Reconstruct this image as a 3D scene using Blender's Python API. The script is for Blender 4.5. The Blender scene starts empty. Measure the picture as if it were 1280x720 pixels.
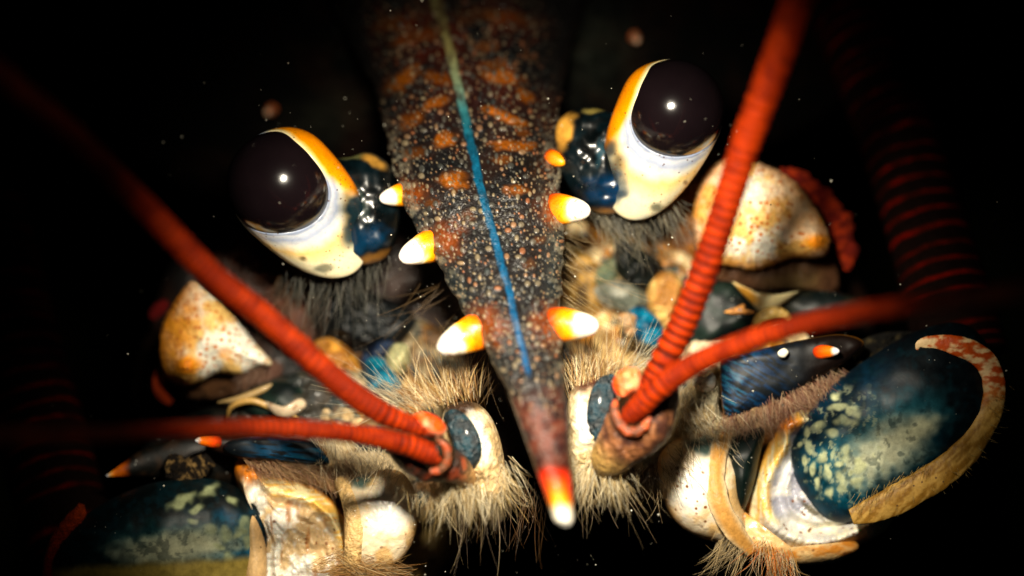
import bpy, math, random
import numpy as np
from mathutils import kdtree

# ------------------------------------------------------------------ set-up
# design unit: 1.0 = 100 photo pixels at the focus plane = 7 mm; everything is scaled by U to metres
U = 0.007
D = 36.0                      # camera distance in design units (25 cm)
S = bpy.context.scene
rng = np.random.default_rng(7)
random.seed(7)

cam_d = bpy.data.cameras.new('camera')
cam = bpy.data.objects.new('camera', cam_d)
S.collection.objects.link(cam)
cam.location = (0, -D * U, 0)
cam.rotation_euler = (math.pi / 2, 0, 0)
cam_d.sensor_width = 36
cam_d.lens = 36 * D / 12.8
cam_d.clip_start = 0.001
cam_d.clip_end = 20
cam_d.dof.use_dof = True
cam_d.dof.focus_distance = (D - 0.35) * U
cam_d.dof.aperture_fstop = 8.5
S.camera = cam

w = bpy.data.worlds.new('World')
S.world = w
w.use_nodes = True
w.node_tree.nodes['Background'].inputs[0].default_value = (0.0015, 0.003, 0.004, 1)
w.node_tree.nodes['Background'].inputs[1].default_value = 0.5


def spot(name, loc, target, power, radius, angle, blend, col):
    l = bpy.data.lights.new(name, 'SPOT')
    l.energy = power * U * U
    l.shadow_soft_size = radius * U
    l.spot_size = math.radians(angle)
    l.spot_blend = blend
    l.color = col
    o = bpy.data.objects.new(name, l)
    S.collection.objects.link(o)
    a = np.array(loc, float); b = np.array(target, float)
    o.location = tuple(a * U)
    from mathutils import Vector
    o.rotation_euler = Vector(tuple(b - a)).to_track_quat('-Z', 'Y').to_euler()
    return o


# the diver's snooted strobe just above the lens
spot('strobe', (-0.2, -12, 3.3), (0.3, 0, -1.0), 25500, 0.85, 51, 1.0, (1.0, 0.9, 0.72))
# spot('side_strobe', (9, -15, -7), (1.5, 0, -1.2), 1500, 1.2, 32, 1.0, (1.0, 0.85, 0.7))

S.view_settings.view_transform = 'Standard'
S.view_settings.look = 'None'
S.view_settings.exposure = 0
S.view_settings.gamma = 1
S.render.engine = 'CYCLES'
S.cycles.use_denoising = True
S.cycles.max_bounces = 5
S.cycles.diffuse_bounces = 2


# ------------------------------------------------------------------ helpers
def P(px, py, d):
    px = np.asarray(px, float); py = np.asarray(py, float); d = np.asarray(d, float)
    s = (D - d) / D
    return np.stack([(px - 640) / 100 * s, -d + 0 * px, (360 - py) / 100 * s], -1)


def _hash(ix, iy, iz, seed):
    h = (ix.astype(np.int64) * 374761393 + iy.astype(np.int64) * 668265263 + iz.astype(np.int64) * 2147483647 + seed * 974634777) & 0xffffffff
    h = ((h ^ (h >> 13)) * 1274126177) & 0xffffffff
    h = ((h ^ (h >> 16)) * 2246822519) & 0xffffffff
    return ((h ^ (h >> 15)) & 0xffff) / 65535.0


def vn(x, y, z=0.0, seed=0):
    x, y, z = np.broadcast_arrays(np.asarray(x, float), np.asarray(y, float), np.asarray(z, float))
    ix, iy, iz = np.floor(x), np.floor(y), np.floor(z)
    fx, fy, fz = x - ix, y - iy, z - iz
    fx, fy, fz = [f * f * (3 - 2 * f) for f in (fx, fy, fz)]
    r = 0
    for a in (0, 1):
        for b in (0, 1):
            for c in (0, 1):
                wt = (fx if a else 1 - fx) * (fy if b else 1 - fy) * (fz if c else 1 - fz)
                r = r + wt * _hash(ix + a, iy + b, iz + c, seed)
    return r


def fbm(x, y, z=0.0, seed=0, o=4):
    s = 0; a = 0.5; t = 0
    for i in range(o):
        s = s + a * vn(np.asarray(x) * 2 ** i, np.asarray(y) * 2 ** i, np.asarray(z) * 2 ** i, seed + i)
        t += a; a *= 0.5
    return s / t


def sm(a, b, x):
    t = np.clip((x - a) / (b - a), 0, 1)
    return t * t * (3 - 2 * t)


def C(*c):
    return np.array(c, float)


def mix(a, b, t):
    t = np.asarray(t)[..., None]
    return a * (1 - t) + b * t


def ramp(x, stops):
    xs = [s[0] for s in stops]
    return np.stack([np.interp(x, xs, [s[1][k] for s in stops]) for k in range(3)], -1)


def blob(px, py, cx, cy, rx, ry, ang=0, soft=0.5, warp=0.25, seed=3):
    a = math.radians(ang)
    wx = (vn(px / 9, py / 9, 0, seed) - 0.5) * warp * 2
    wy = (vn(px / 9, py / 9, 5, seed) - 0.5) * warp * 2
    dx = px - cx; dy = py - cy
    u = (dx * math.cos(a) + dy * math.sin(a)) / rx + wx
    v = (-dx * math.sin(a) + dy * math.cos(a)) / ry + wy
    return 1 - sm(1 - soft, 1 + soft, np.sqrt(u * u + v * v))


def catmull(pts, n, closed=False):
    p = np.array(pts, float)
    m = len(p)
    if closed:
        q = np.vstack([p[-1], p, p[0], p[1]]); segs = m
    else:
        q = np.vstack([2 * p[0] - p[1], p, 2 * p[-1] - p[-2]]); segs = m - 1
    t = np.linspace(0, segs, n, endpoint=not closed)
    i = np.minimum(t.astype(int), segs - 1)
    f = (t - i)[:, None]
    a, b, c, d = q[i], q[i + 1], q[i + 2], q[i + 3]
    return 0.5 * (2 * b + (c - a) * f + (2 * a - 5 * b + 4 * c - d) * f ** 2 + (3 * b - a - 3 * c + d) * f ** 3)


def resample(p, n, closed=False):
    q = np.vstack([p, p[:1]]) if closed else p
    l = np.r_[0, np.cumsum(np.linalg.norm(np.diff(q, axis=0), axis=1))]
    t = np.linspace(0, l[-1], n, endpoint=not closed)
    return np.stack([np.interp(t, l, q[:, k]) for k in range(q.shape[1])], -1)


def link(name, verts, faces, col, mat, parent=None, label=None):
    me = bpy.data.meshes.new(name)
    verts = np.asarray(verts, np.float32)
    faces = np.asarray(faces, np.int32)
    k = faces.shape[1]
    me.vertices.add(len(verts)); me.vertices.foreach_set('co', verts.ravel())
    me.loops.add(faces.size); me.loops.foreach_set('vertex_index', faces.ravel())
    me.polygons.add(len(faces))
    me.polygons.foreach_set('loop_start', np.arange(len(faces), dtype=np.int32) * k)
    me.polygons.foreach_set('loop_total', np.full(len(faces), k, np.int32))
    me.polygons.foreach_set('use_smooth', np.ones(len(faces), bool))
    me.update(calc_edges=True)
    me.validate()
    if col is not None:
        at = me.color_attributes.new('Col', 'FLOAT_COLOR', 'POINT')
        c = np.ones((len(verts), 4), np.float32)
        cc = np.clip(np.broadcast_to(col, (len(verts), 3)), 0, 1) ** 1.3
        lum = cc @ np.array([.3, .5, .2])
        c[:, :3] = np.clip(lum[:, None] + (cc - lum[:, None]) * 1.12, 0, 1)
        at.data.foreach_set('color', c.ravel())
    me.materials.append(mat)
    o = bpy.data.objects.new(name, me)
    S.collection.objects.link(o)
    o.parent = parent
    if label: o['label'] = label
    return o


def grid_faces(r, c, wrap):
    i = np.arange(r - 1)[:, None]; j = np.arange(c if wrap else c - 1)[None, :]
    j2 = (j + 1) % c
    return np.stack([i * c + j, i * c + j2, (i + 1) * c + j2, (i + 1) * c + j], -1).reshape(-1, 4)


# ------------------------------------------------------------------ materials
def shell(name, rough=0.35, coat=0.0, var=0.25, vscale=6.0, bump=0.3, bscale=18.0, sss=0.0, dots=None, spec=0.5, rvar=0.15, aniso=None, trans=0.0):
    m = bpy.data.materials.new(name)
    m.use_nodes = True
    nt = m.node_tree; N = nt.nodes; L = nt.links
    b = N['Principled BSDF']
    vc = N.new('ShaderNodeVertexColor'); vc.layer_name = 'Col'
    tc = N.new('ShaderNodeTexCoord')
    mp = N.new('ShaderNodeMapping'); L.new(tc.outputs['Object'], mp.inputs[0])
    if aniso: mp.inputs['Scale'].default_value = aniso
    n1 = N.new('ShaderNodeTexNoise'); n1.inputs['Scale'].default_value = vscale; n1.inputs['Detail'].default_value = 6
    n1.inputs['Roughness'].default_value = 0.65
    L.new(mp.outputs[0], n1.inputs['Vector'])
    mr = N.new('ShaderNodeMapRange'); mr.inputs[1].default_value = 0.3; mr.inputs[2].default_value = 0.7
    mr.inputs[3].default_value = 1 - var; mr.inputs[4].default_value = 1 + var
    L.new(n1.outputs[0], mr.inputs[0])
    mul = N.new('ShaderNodeVectorMath'); mul.operation = 'SCALE'
    L.new(vc.outputs[0], mul.inputs[0]); L.new(mr.outputs[0], mul.inputs['Scale'])
    colout = mul.outputs[0]
    if dots:
        sc_, size, dc, thr = dots[:4]
        gate = dots[4] if len(dots) > 4 else 0.42
        vo = N.new('ShaderNodeTexVoronoi'); vo.inputs['Scale'].default_value = sc_
        L.new(tc.outputs['Object'], vo.inputs['Vector'])
        dm = N.new('ShaderNodeMapRange'); dm.inputs[1].default_value = size; dm.inputs[2].default_value = size * 0.55
        L.new(vo.outputs['Distance'], dm.inputs[0])
        sepc = N.new('ShaderNodeSeparateColor'); L.new(vo.outputs['Color'], sepc.inputs[0])
        gt = N.new('ShaderNodeMath'); gt.operation = 'GREATER_THAN'; gt.inputs[1].default_value = thr
        L.new(sepc.outputs[0], gt.inputs[0])
        n3 = N.new('ShaderNodeTexNoise'); n3.inputs['Scale'].default_value = 1.7
        L.new(tc.outputs['Object'], n3.inputs['Vector'])
        g3 = N.new('ShaderNodeMapRange'); g3.inputs[1].default_value = gate; g3.inputs[2].default_value = gate + 0.13
        L.new(n3.outputs[0], g3.inputs[0])
        mm = N.new('ShaderNodeMath'); mm.operation = 'MULTIPLY'
        L.new(dm.outputs[0], mm.inputs[0]); L.new(gt.outputs[0], mm.inputs[1])
        m2 = N.new('ShaderNodeMath'); m2.operation = 'MULTIPLY'
        L.new(mm.outputs[0], m2.inputs[0]); L.new(g3.outputs[0], m2.inputs[1])
        mx = N.new('ShaderNodeMix'); mx.data_type = 'RGBA'
        L.new(m2.outputs[0], mx.inputs[0]); L.new(colout, mx.inputs[6]); mx.inputs[7].default_value = (*dc, 1)
        colout = mx.outputs[2]
    L.new(colout, b.inputs['Base Color'])
    if sss:
        b.inputs['Subsurface Weight'].default_value = sss
        b.inputs['Subsurface Radius'].default_value = (1, 0.5, 0.25)
        b.inputs['Subsurface Scale'].default_value = 0.08 * U
    n2 = N.new('ShaderNodeTexNoise'); n2.inputs['Scale'].default_value = bscale; n2.inputs['Detail'].default_value = 5
    L.new(mp.outputs[0], n2.inputs['Vector'])
    if bump:
        bp = N.new('ShaderNodeBump'); bp.inputs['Strength'].default_value = bump; bp.inputs['Distance'].default_value = 0.05 * U * 3
        L.new(n2.outputs[0], bp.inputs['Height']); L.new(bp.outputs[0], b.inputs['Normal'])
    rr = N.new('ShaderNodeMapRange'); rr.inputs[3].default_value = max(0.04, rough - rvar); rr.inputs[4].default_value = rough + rvar
    L.new(n1.outputs[0], rr.inputs[0]); L.new(rr.outputs[0], b.inputs['Roughness'])
    b.inputs['Specular IOR Level'].default_value = spec
    b.inputs['Coat Weight'].default_value = coat
    b.inputs['Coat Roughness'].default_value = 0.12
    return m


M = {
    'rostrum': shell('rostrum_shell', 0.42, 0.15, 0.3, 14, 0.25, 40, spec=0.4),
    'carapace': shell('carapace_shell', 0.8, 0.0, 0.5, 10, 0.5, 30, spec=0.04),
    'spine': shell('spine_horn', 0.35, 0.2, 0.12, 20, 0.12, 30, sss=0.25),
    'cream': shell('cream_shell', 0.38, 0.25, 0.16, 5, 0.14, 22, sss=0.15, dots=(9.5, 0.27, (0.2, 0.07, 0.02), 0.45)),
    'scale': shell('scale_shell', 0.65, 0.0, 0.25, 9, 0.35, 16, sss=0.15, dots=(12, 0.42, (0.5, 0.15, 0.015), 0.15, 0.3)),
    'cup': shell('eyecup_skin', 0.3, 0.3, 0.1, 6, 0.06, 20, sss=0.2, dots=(19, 0.26, (0.08, 0.03, 0.01), 0.45)),
    'dark': shell('dark_glossy_shell', 0.45, 0.0, 0.4, 8, 0.03, 20, spec=0.2, dots=(13, 0.13, (0.5, 0.5, 0.45), 0.7)),
    'stalk': shell('stalk_skin', 0.3, 0.15, 0.3, 5, 0.015, 7),
    'tissue': shell('thin_cuticle', 0.5, 0.0, 0.25, 14, 0.12, 26, spec=0.3, dots=(10, 0.16, (0.12, 0.06, 0.02), 0.5)),
    'blue': shell('blue_shell', 0.45, 0.0, 0.35, 9, 0.02, 16, spec=0.18, dots=(15, 0.1, (0.4, 0.4, 0.35), 0.8)),
    'flesh': shell('soft_tissue', 0.5, 0.1, 0.45, 7, 0.5, 16, sss=0.1),
    'fuzz': shell('fuzzy_tissue', 0.8, 0.0, 0.4, 16, 0.9, 40, spec=0.2),
    'flagellum': shell('flagellum_cuticle', 0.62, 0.0, 0.22, 9, 0.25, 26, spec=0.1),
    'antenna': shell('antenna_cuticle', 0.85, 0.0, 0.5, 12, 0.3, 40, spec=0.03),
    'hair': shell('seta_hair', 0.38, 0.0, 0.2, 4, 0.0, 10, spec=0.6),
    'speck': shell('sediment_grain', 0.6, 0.0, 0.2, 4, 0.0, 10),
}
hb = M['hair'].node_tree.nodes['Principled BSDF']; hb.inputs['Transmission Weight'].default_value = 0.25
mc = bpy.data.materials.new('cornea')
mc.use_nodes = True
b = mc.node_tree.nodes['Principled BSDF']
lw = mc.node_tree.nodes.new('ShaderNodeLayerWeight'); lw.inputs[0].default_value = 0.25
nz = mc.node_tree.nodes.new('ShaderNodeTexNoise'); nz.inputs['Scale'].default_value = 3.0
cr = mc.node_tree.nodes.new('ShaderNodeMix'); cr.data_type = 'RGBA'
cr.inputs[6].default_value = (0.004, 0.0022, 0.003, 1); cr.inputs[7].default_value = (0.007, 0.004, 0.005, 1)
tc = mc.node_tree.nodes.new('ShaderNodeTexCoord')
mc.node_tree.links.new(tc.outputs['Object'], nz.inputs['Vector'])
mc.node_tree.links.new(nz.outputs[0], cr.inputs[0])
mc.node_tree.links.new(cr.outputs[2], b.inputs['Base Color'])
b.inputs['Roughness'].default_value = 0.14
fz = mc.node_tree.nodes.new('ShaderNodeTexNoise'); fz.inputs['Scale'].default_value = 9; fz.inputs['Detail'].default_value = 8
fb = mc.node_tree.nodes.new('ShaderNodeBump'); fb.inputs['Strength'].default_value = 0.03; fb.inputs['Distance'].default_value = 0.15 * U
mc.node_tree.links.new(tc.outputs['Object'], fz.inputs['Vector']); mc.node_tree.links.new(fz.outputs[0], fb.inputs['Height']); mc.node_tree.links.new(fb.outputs[0], b.inputs['Normal'])
b.inputs['Coat Weight'].default_value = 0.6
b.inputs['Coat Roughness'].default_value = 0.16
b.inputs['Specular IOR Level'].default_value = 0.35
M['cornea'] = mc

CREAM = C(0.72, 0.6, 0.4); WHITE = C(0.85, 0.82, 0.72); ORANGE = C(0.85, 0.3, 0.03); YEL = C(0.85, 0.55, 0.16)
TEAL = C(0.012, 0.06, 0.085); BLUE = C(0.008, 0.06, 0.14); DARK = C(0.008, 0.014, 0.014); BROWN = C(0.13, 0.055, 0.025)
TAN = C(0.5, 0.32, 0.14); RED = C(0.62, 0.05, 0.01)


# ------------------------------------------------------------------ builders
def pillow(name, outline, d0, h, parent, mat, col, tilt=(0, 0), prof=0.5, power=2.0, back=0.6, nr=40, na=160, disp=None, noise=0.03, nsc=30, centre=None, edge=0.0, label=None, seed=1, smooth=True):
    octv = 2 if mat in (M['blue'], M['dark'], M['stalk']) else 4
    """A closed, rounded solid whose silhouette is the outline; the near side bulges h, the far side h*back."""
    o = catmull(outline, 600, True) if smooth else np.array(outline, float)
    o = resample(o, na, True)
    c = np.array(centre, float) if centre is not None else o.mean(0)
    if edge:
        a = np.arange(na)
        o = o + (o - c) / np.linalg.norm(o - c, axis=1)[:, None] * (rng.random(na)[:, None] - 0.5) * 2 * edge
    t = np.sin(np.linspace(0, 1, nr) * math.pi / 2)[1:]
    def side(sign, hh, ts):
        px = c[0] + (o[None, :, 0] - c[0]) * ts[:, None]
        py = c[1] + (o[None, :, 1] - c[1]) * ts[:, None]
        f = np.clip(1 - ts[:, None] ** power, 0, 1) ** prof
        f = f + 0 * px
        d = d0 + tilt[0] * (px - c[0]) / 100 + tilt[1] * (py - c[1]) / 100 + sign * hh * f
        if noise and sign > 0:
            d = d + noise * (fbm(px / nsc, py / nsc, 0, seed, octv) - 0.5) * 2 * np.clip(f * 2, 0, 1)
        if disp is not None and sign > 0:
            d = d + disp(px, py, ts[:, None] + 0 * px) * np.clip(f * 2, 0, 1)
        return px, py, d
    f = side(1, h, t)
    bk = side(-1, h * back, t[:-1][::-1])
    cx = np.r_[c[0], f[0].ravel(), bk[0].ravel(), c[0]]
    cy = np.r_[c[1], f[1].ravel(), bk[1].ravel(), c[1]]
    cd = np.r_[f[2][0].mean(), f[2].ravel(), bk[2].ravel(), bk[2][-1].mean()]
    rows = 2 * (nr - 1) - 1
    g = grid_faces(rows, na, True) + 1
    j = np.arange(na); j2 = (j + 1) % na
    top = np.stack([0 * j, j2 + 1, j + 1, 0 * j], -1)[:, :3]
    last = 1 + (rows - 1) * na
    end = np.stack([last + j, last + j2, 0 * j + len(cx) - 1], -1)
    faces = np.vstack([g[:, [0, 1, 2]], g[:, [0, 2, 3]], top, end])
    tt = np.r_[0, np.repeat(t, na), np.repeat(t[:-1][::-1], na), 0]
    cc = col(cx, cy, tt) if callable(col) else col
    return link(name, P(cx, cy, cd), faces, cc, mat, parent, label)


def loft(name, path, parent, mat, col, n=120, m=28, flat=1.0, ringp=0, ringa=0.0, cap=True, label=None, noise=0.0, seed=2, nsc=14):
    """path rows: px, py, d, radius_px.  flat = depth radius / width radius."""
    q = catmull(path, 800)
    q = resample(q, n)
    pts = P(q[:, 0], q[:, 1], q[:, 2]); r = q[:, 3] / 100 * (D - q[:, 2]) / D
    seg = np.r_[0, np.cumsum(np.linalg.norm(np.diff(pts, axis=0), axis=1))] * 100
    s = seg / seg[-1]
    T = np.gradient(pts, axis=0); T /= np.linalg.norm(T, axis=1)[:, None]
    V = np.array([0, -1.0, 0])
    N1 = np.cross(T, V); N1 /= np.linalg.norm(N1, axis=1)[:, None]
    N2 = np.cross(N1, T)
    if ringp:
        if callable(ringp): ph = ringp(seg)
        else: ph = (seg / ringp)
        fr = ph - np.floor(ph)
        prof = np.sin(math.pi * fr) ** 0.55 
        r = r * (1 - ringa + ringa * prof)
    a = np.linspace(0, 2 * math.pi, m, endpoint=False)
    rr = r[:, None] * (1 + (noise * 2 * (fbm(q[:, 0][:, None] / nsc + np.cos(a) * 1.5, q[:, 1][:, None] / nsc + np.sin(a) * 1.5, 0, seed) - 0.5) if noise else 0))
    v = pts[:, None, :] + rr[..., None] * (np.cos(a)[None, :, None] * N1[:, None, :] + flat * np.sin(a)[None, :, None] * N2[:, None, :])
    verts = v.reshape(-1, 3)
    faces = grid_faces(n, m, True)
    px = np.repeat(q[:, 0], m) + np.tile(np.cos(a), n) * np.repeat(q[:, 3], m) * np.repeat(N1[:, 0], m)
    py = np.repeat(q[:, 1], m) - np.tile(np.cos(a), n) * np.repeat(q[:, 3], m) * np.repeat(N1[:, 2], m)
    ss = np.repeat(s, m); sg = np.repeat(seg, m)
    verts = np.vstack([verts, pts[0], pts[-1]])
    L = len(verts)
    j = np.arange(m); j2 = (j + 1) % m
    f3 = np.vstack([faces[:, [0, 1, 2]], faces[:, [0, 2, 3]],
                    np.stack([0 * j + L - 2, j2, j], -1), np.stack([0 * j + L - 1, (n - 1) * m + j, (n - 1) * m + j2], -1)])
    px = np.r_[px, q[0, 0], q[-1, 0]]; py = np.r_[py, q[0, 1], q[-1, 1]]
    ss = np.r_[ss, 0, 1]; sg = np.r_[sg, 0, seg[-1]]
    aa = np.r_[np.tile(a, n), 0, 0]
    cc = col(px, py, ss, sg, aa) if callable(col) else col
    return link(name, verts, f3, cc, mat, parent, label)


def setae(name, parent, roots, count, ang, length, col, rad=0.55, jitter=9, curve=0.0, out=0.35, outj=0.25, thick=8, clump=0, label=None, k=7, cvar=0.35, wav=0.2):
    """Tuft of tapering bristles. roots rows: px,py,d ; ang: image angles (0 right, 90 down) interpolated along roots."""
    count = max(12, int(count * 0.42)); rad = rad * 0.6
    R = np.array(roots, float)
    u = rng.random(count)
    if len(R) > 1:
        q = resample(catmull(R, 200), 200)
        base = np.stack([np.interp(u, np.linspace(0, 1, 200), q[:, i]) for i in range(3)], -1)
    else:
        base = np.repeat(R, count, 0)
    base = base + np.stack([rng.normal(0, thick, count), rng.normal(0, thick, count), rng.normal(0, thick / 130, count)], -1)
    A = np.interp(u, np.linspace(0, 1, len(ang)), ang)
    if clump:
        nc = clump; cu = rng.random(nc); ca = rng.normal(0, jitter * 1.2, nc)
        idx = np.argmin(np.abs(u[:, None] - cu[None, :]), axis=1)
        A = A + ca[idx] + (cu[idx] - u) * 25 + rng.normal(0, jitter * 0.5, count)
    else:
        A = A + rng.normal(0, jitter, count)
    A = np.radians(A)
    ln = length[0] * .7 + (length[1] * 1.15 - length[0] * .7) * rng.random(count) ** 1.4
    o = out + rng.normal(0, outj, count)
    cv = curve + rng.normal(0, wav, count) + 0.0
    t = np.linspace(0, 1, k)
    a_t = A[:, None] + cv[:, None] * t[None, :] * 2
    step = ln[:, None] / (k - 1)
    dx = np.cumsum(np.cos(a_t) * step, axis=1) - (np.cos(a_t) * step)[:, :1]
    dy = np.cumsum(np.sin(a_t) * step, axis=1) - (np.sin(a_t) * step)[:, :1]
    dd = o[:, None] * t[None, :] * ln[:, None] / 100
    X = P(base[:, :1] + dx, base[:, 1:2] + dy, base[:, 2:3] + dd)      # count,k,3
    T = np.gradient(X, axis=1); T /= np.linalg.norm(T, axis=2)[..., None] + 1e-9
    V = np.array([0, -1.0, 0])
    N1 = np.cross(T, V); N1 /= np.linalg.norm(N1, axis=2)[..., None] + 1e-9
    N2 = np.cross(N1, T)
    r = (rad / 100 * rng.uniform(0.6, 1.3, count))[:, None] * (1 - 0.8 * t[None, :] ** 1.5)
    ring = []
    for j in range(3):
        an = j * 2 * math.pi / 3 + 0.5
        ring.append(X + r[..., None] * (math.cos(an) * N1 + math.sin(an) * N2))
    V3 = np.stack(ring, 2).reshape(-1, 3)
    base_i = (np.arange(count) * k * 3)[:, None, None]
    ii = (np.arange(k - 1) * 3)[None, :, None]; jj = np.arange(3)[None, None, :]; j2 = (jj + 1) % 3
    F = np.stack([base_i + ii + jj, base_i + ii + j2, base_i + ii + 3 + j2, base_i + ii + 3 + jj], -1).reshape(-1, 4)
    cols = np.array(col)
    if cols.ndim == 1: cols = cols[None]
    ci = cols[rng.integers(0, len(cols), count)] * rng.uniform(1 - cvar, 1 + cvar, count)[:, None]
    cc = np.repeat(ci, k * 3, 0)
    o_ = link(name, V3, F, cc, M['hair'], parent, label)
    return o_


# ------------------------------------------------------------------ setting
def backdrop():
    m = bpy.data.materials.new('deep_water')
    m.use_nodes = True
    b = m.node_tree.nodes['Principled BSDF']
    n = m.node_tree.nodes.new('ShaderNodeTexNoise'); n.inputs['Scale'].default_value = 0.6
    r = m.node_tree.nodes.new('ShaderNodeMix'); r.data_type = 'RGBA'
    r.inputs[6].default_value = (0.0015, 0.002, 0.001, 1); r.inputs[7].default_value = (0.004, 0.005, 0.002, 1)
    m.node_tree.links.new(n.outputs[0], r.inputs[0]); m.node_tree.links.new(r.outputs[2], b.inputs['Base Color'])
    b.inputs['Roughness'].default_value = 1; b.inputs['Specular IOR Level'].default_value = 0
    a = np.linspace(-1.3, 1.3, 60); z = np.linspace(-18, 18, 20)
    A, Z = np.meshgrid(a, z)
    v = np.stack([np.sin(A) * 34, np.cos(A) * 34 - 12, Z], -1).reshape(-1, 3) * U
    o = link('water', v, grid_faces(20, 60, False), None, m)
    o['kind'] = 'structure'


backdrop()

lob = bpy.data.objects.new('lobster', None)
S.collection.objects.link(lob)
lob.scale = (U, U, U)
lob['label'] = 'dark blue lobster seen head-on, with red feelers, white-tipped orange spines and two round black eyes'
lob['category'] = 'lobster'


# ------------------------------------------------------------------ carapace and head
def tuber_bumps(cx, cy, n_pts, box, rmin, rmax, amp, seed, dens=None):
    """returns height and mask arrays for vertices at image coordinates cx, cy"""
    r_ = np.random.default_rng(seed)
    kd = kdtree.KDTree(len(cx))
    for i, (x, y) in enumerate(zip(cx.tolist(), cy.tolist())): kd.insert((x, y, 0), i)
    kd.balance()
    hgt = np.zeros(len(cx)); msk = np.zeros(len(cx)); tone = np.zeros(len(cx))
    kept = []
    cell = {}
    for _ in range(n_pts):
        x = r_.uniform(box[0], box[2]); y = r_.uniform(box[1], box[3])
        if dens is not None and r_.random() > dens(x, y): continue
        rad = rmin + (rmax - rmin) * r_.random() ** 2.2
        g = (int(x // 10), int(y // 10)); ok = True
        for a in (-1, 0, 1):
            for b_ in (-1, 0, 1):
                for (X, Y, R_) in cell.get((g[0] + a, g[1] + b_), ()):
                    if (X - x) ** 2 + (Y - y) ** 2 < (0.95 * (R_ + rad) + 0.6) ** 2: ok = False; break
                if not ok: break
            if not ok: break
        if not ok: continue
        cell.setdefault(g, []).append((x, y, rad))
        kept.append((x, y, rad, r_.random(), r_.uniform(0.75, 1.35)))
    for (x, y, rad, tn, el) in kept:
        for (co, i, dist) in kd.find_range((x, y, 0), rad * 1.4):
            dx = (co[0] - x) * el; dy = (co[1] - y) / el
            q = (dx * dx + dy * dy) / (rad * rad)
            if q < 1:
                hv = (1 - q) ** 0.7 * rad / 100 * amp
                if hv > hgt[i]: hgt[i] = hv; msk[i] = min(1, (1 - q) * 2.2); tone[i] = tn
    return hgt, msk, tone


def carapace_col(px, py, t):
    n = fbm(px / 40, py / 40, 0, 5)
    c = mix(C(0.003, 0.003, 0.0025), C(0.012, 0.006, 0.004), sm(0.4, 0.7, n))
    c = mix(c, C(0.06, 0.06, 0.045), 0.25 * blob(px, py, 400, 148, 60, 30, -25, 0.8) * (0.4 + vn(px / 4, py / 4, 0, 9)))
    c = mix(c, C(0.06, 0.07, 0.055), 0.3 * blob(px, py, 735, 60, 55, 50, 0, 0.9) * (0.3 + vn(px / 5, py / 5, 0, 9)))
    c = mix(c, C(0.05, 0.05, 0.04), 0.7 * sm(0.68, 0.8, vn(px / 5, py / 5, 2, 31)) * blob(px, py, 580, 20, 170, 120, 0, 0.6))
    return c


carapace = pillow('carapace', [(110, 100), (150, -150), (590, -280), (1020, -150), (1075, 80), (960, 185), (760, 235), (590, 260), (420, 260), (230, 235)],
                  -4.7, 1.6, lob, M['carapace'], carapace_col, tilt=(0, 0.1), nr=120, na=420, noise=0.05, nsc=12, back=0.8, centre=(590, 40))

ROS = np.array([  # py, left, mid, right, depth, height
    (-70, 370, 528, 760, -3.5, .60), (0, 405, 545, 738, -2.9, .6), (60, 438, 562, 716, -2.25, .58), (120, 466, 576, 704, -1.6, .54), (180, 482, 588, 700, -.95, .48),
    (240, 496, 603, 701, -.3, .45), (290, 516, 616, 703, .05, .42), (330, 540, 627, 704, .35, .40), (370, 562, 637, 703, .65, .38),
    (410, 586, 647, 703, .95, .36), (450, 609, 655, 704, 1.2, .34), (490, 630, 668, 706, 1.5, .32), (540, 650, 680, 710, 1.8, .29), (590, 670, 692, 713, 2.15, .25),
    (634, 687, 701, 716, 2.45, .19), (650, 693, 704, 716, 2.6, .12), (657, 701, 706, 712, 2.66, .03)], float)


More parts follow.
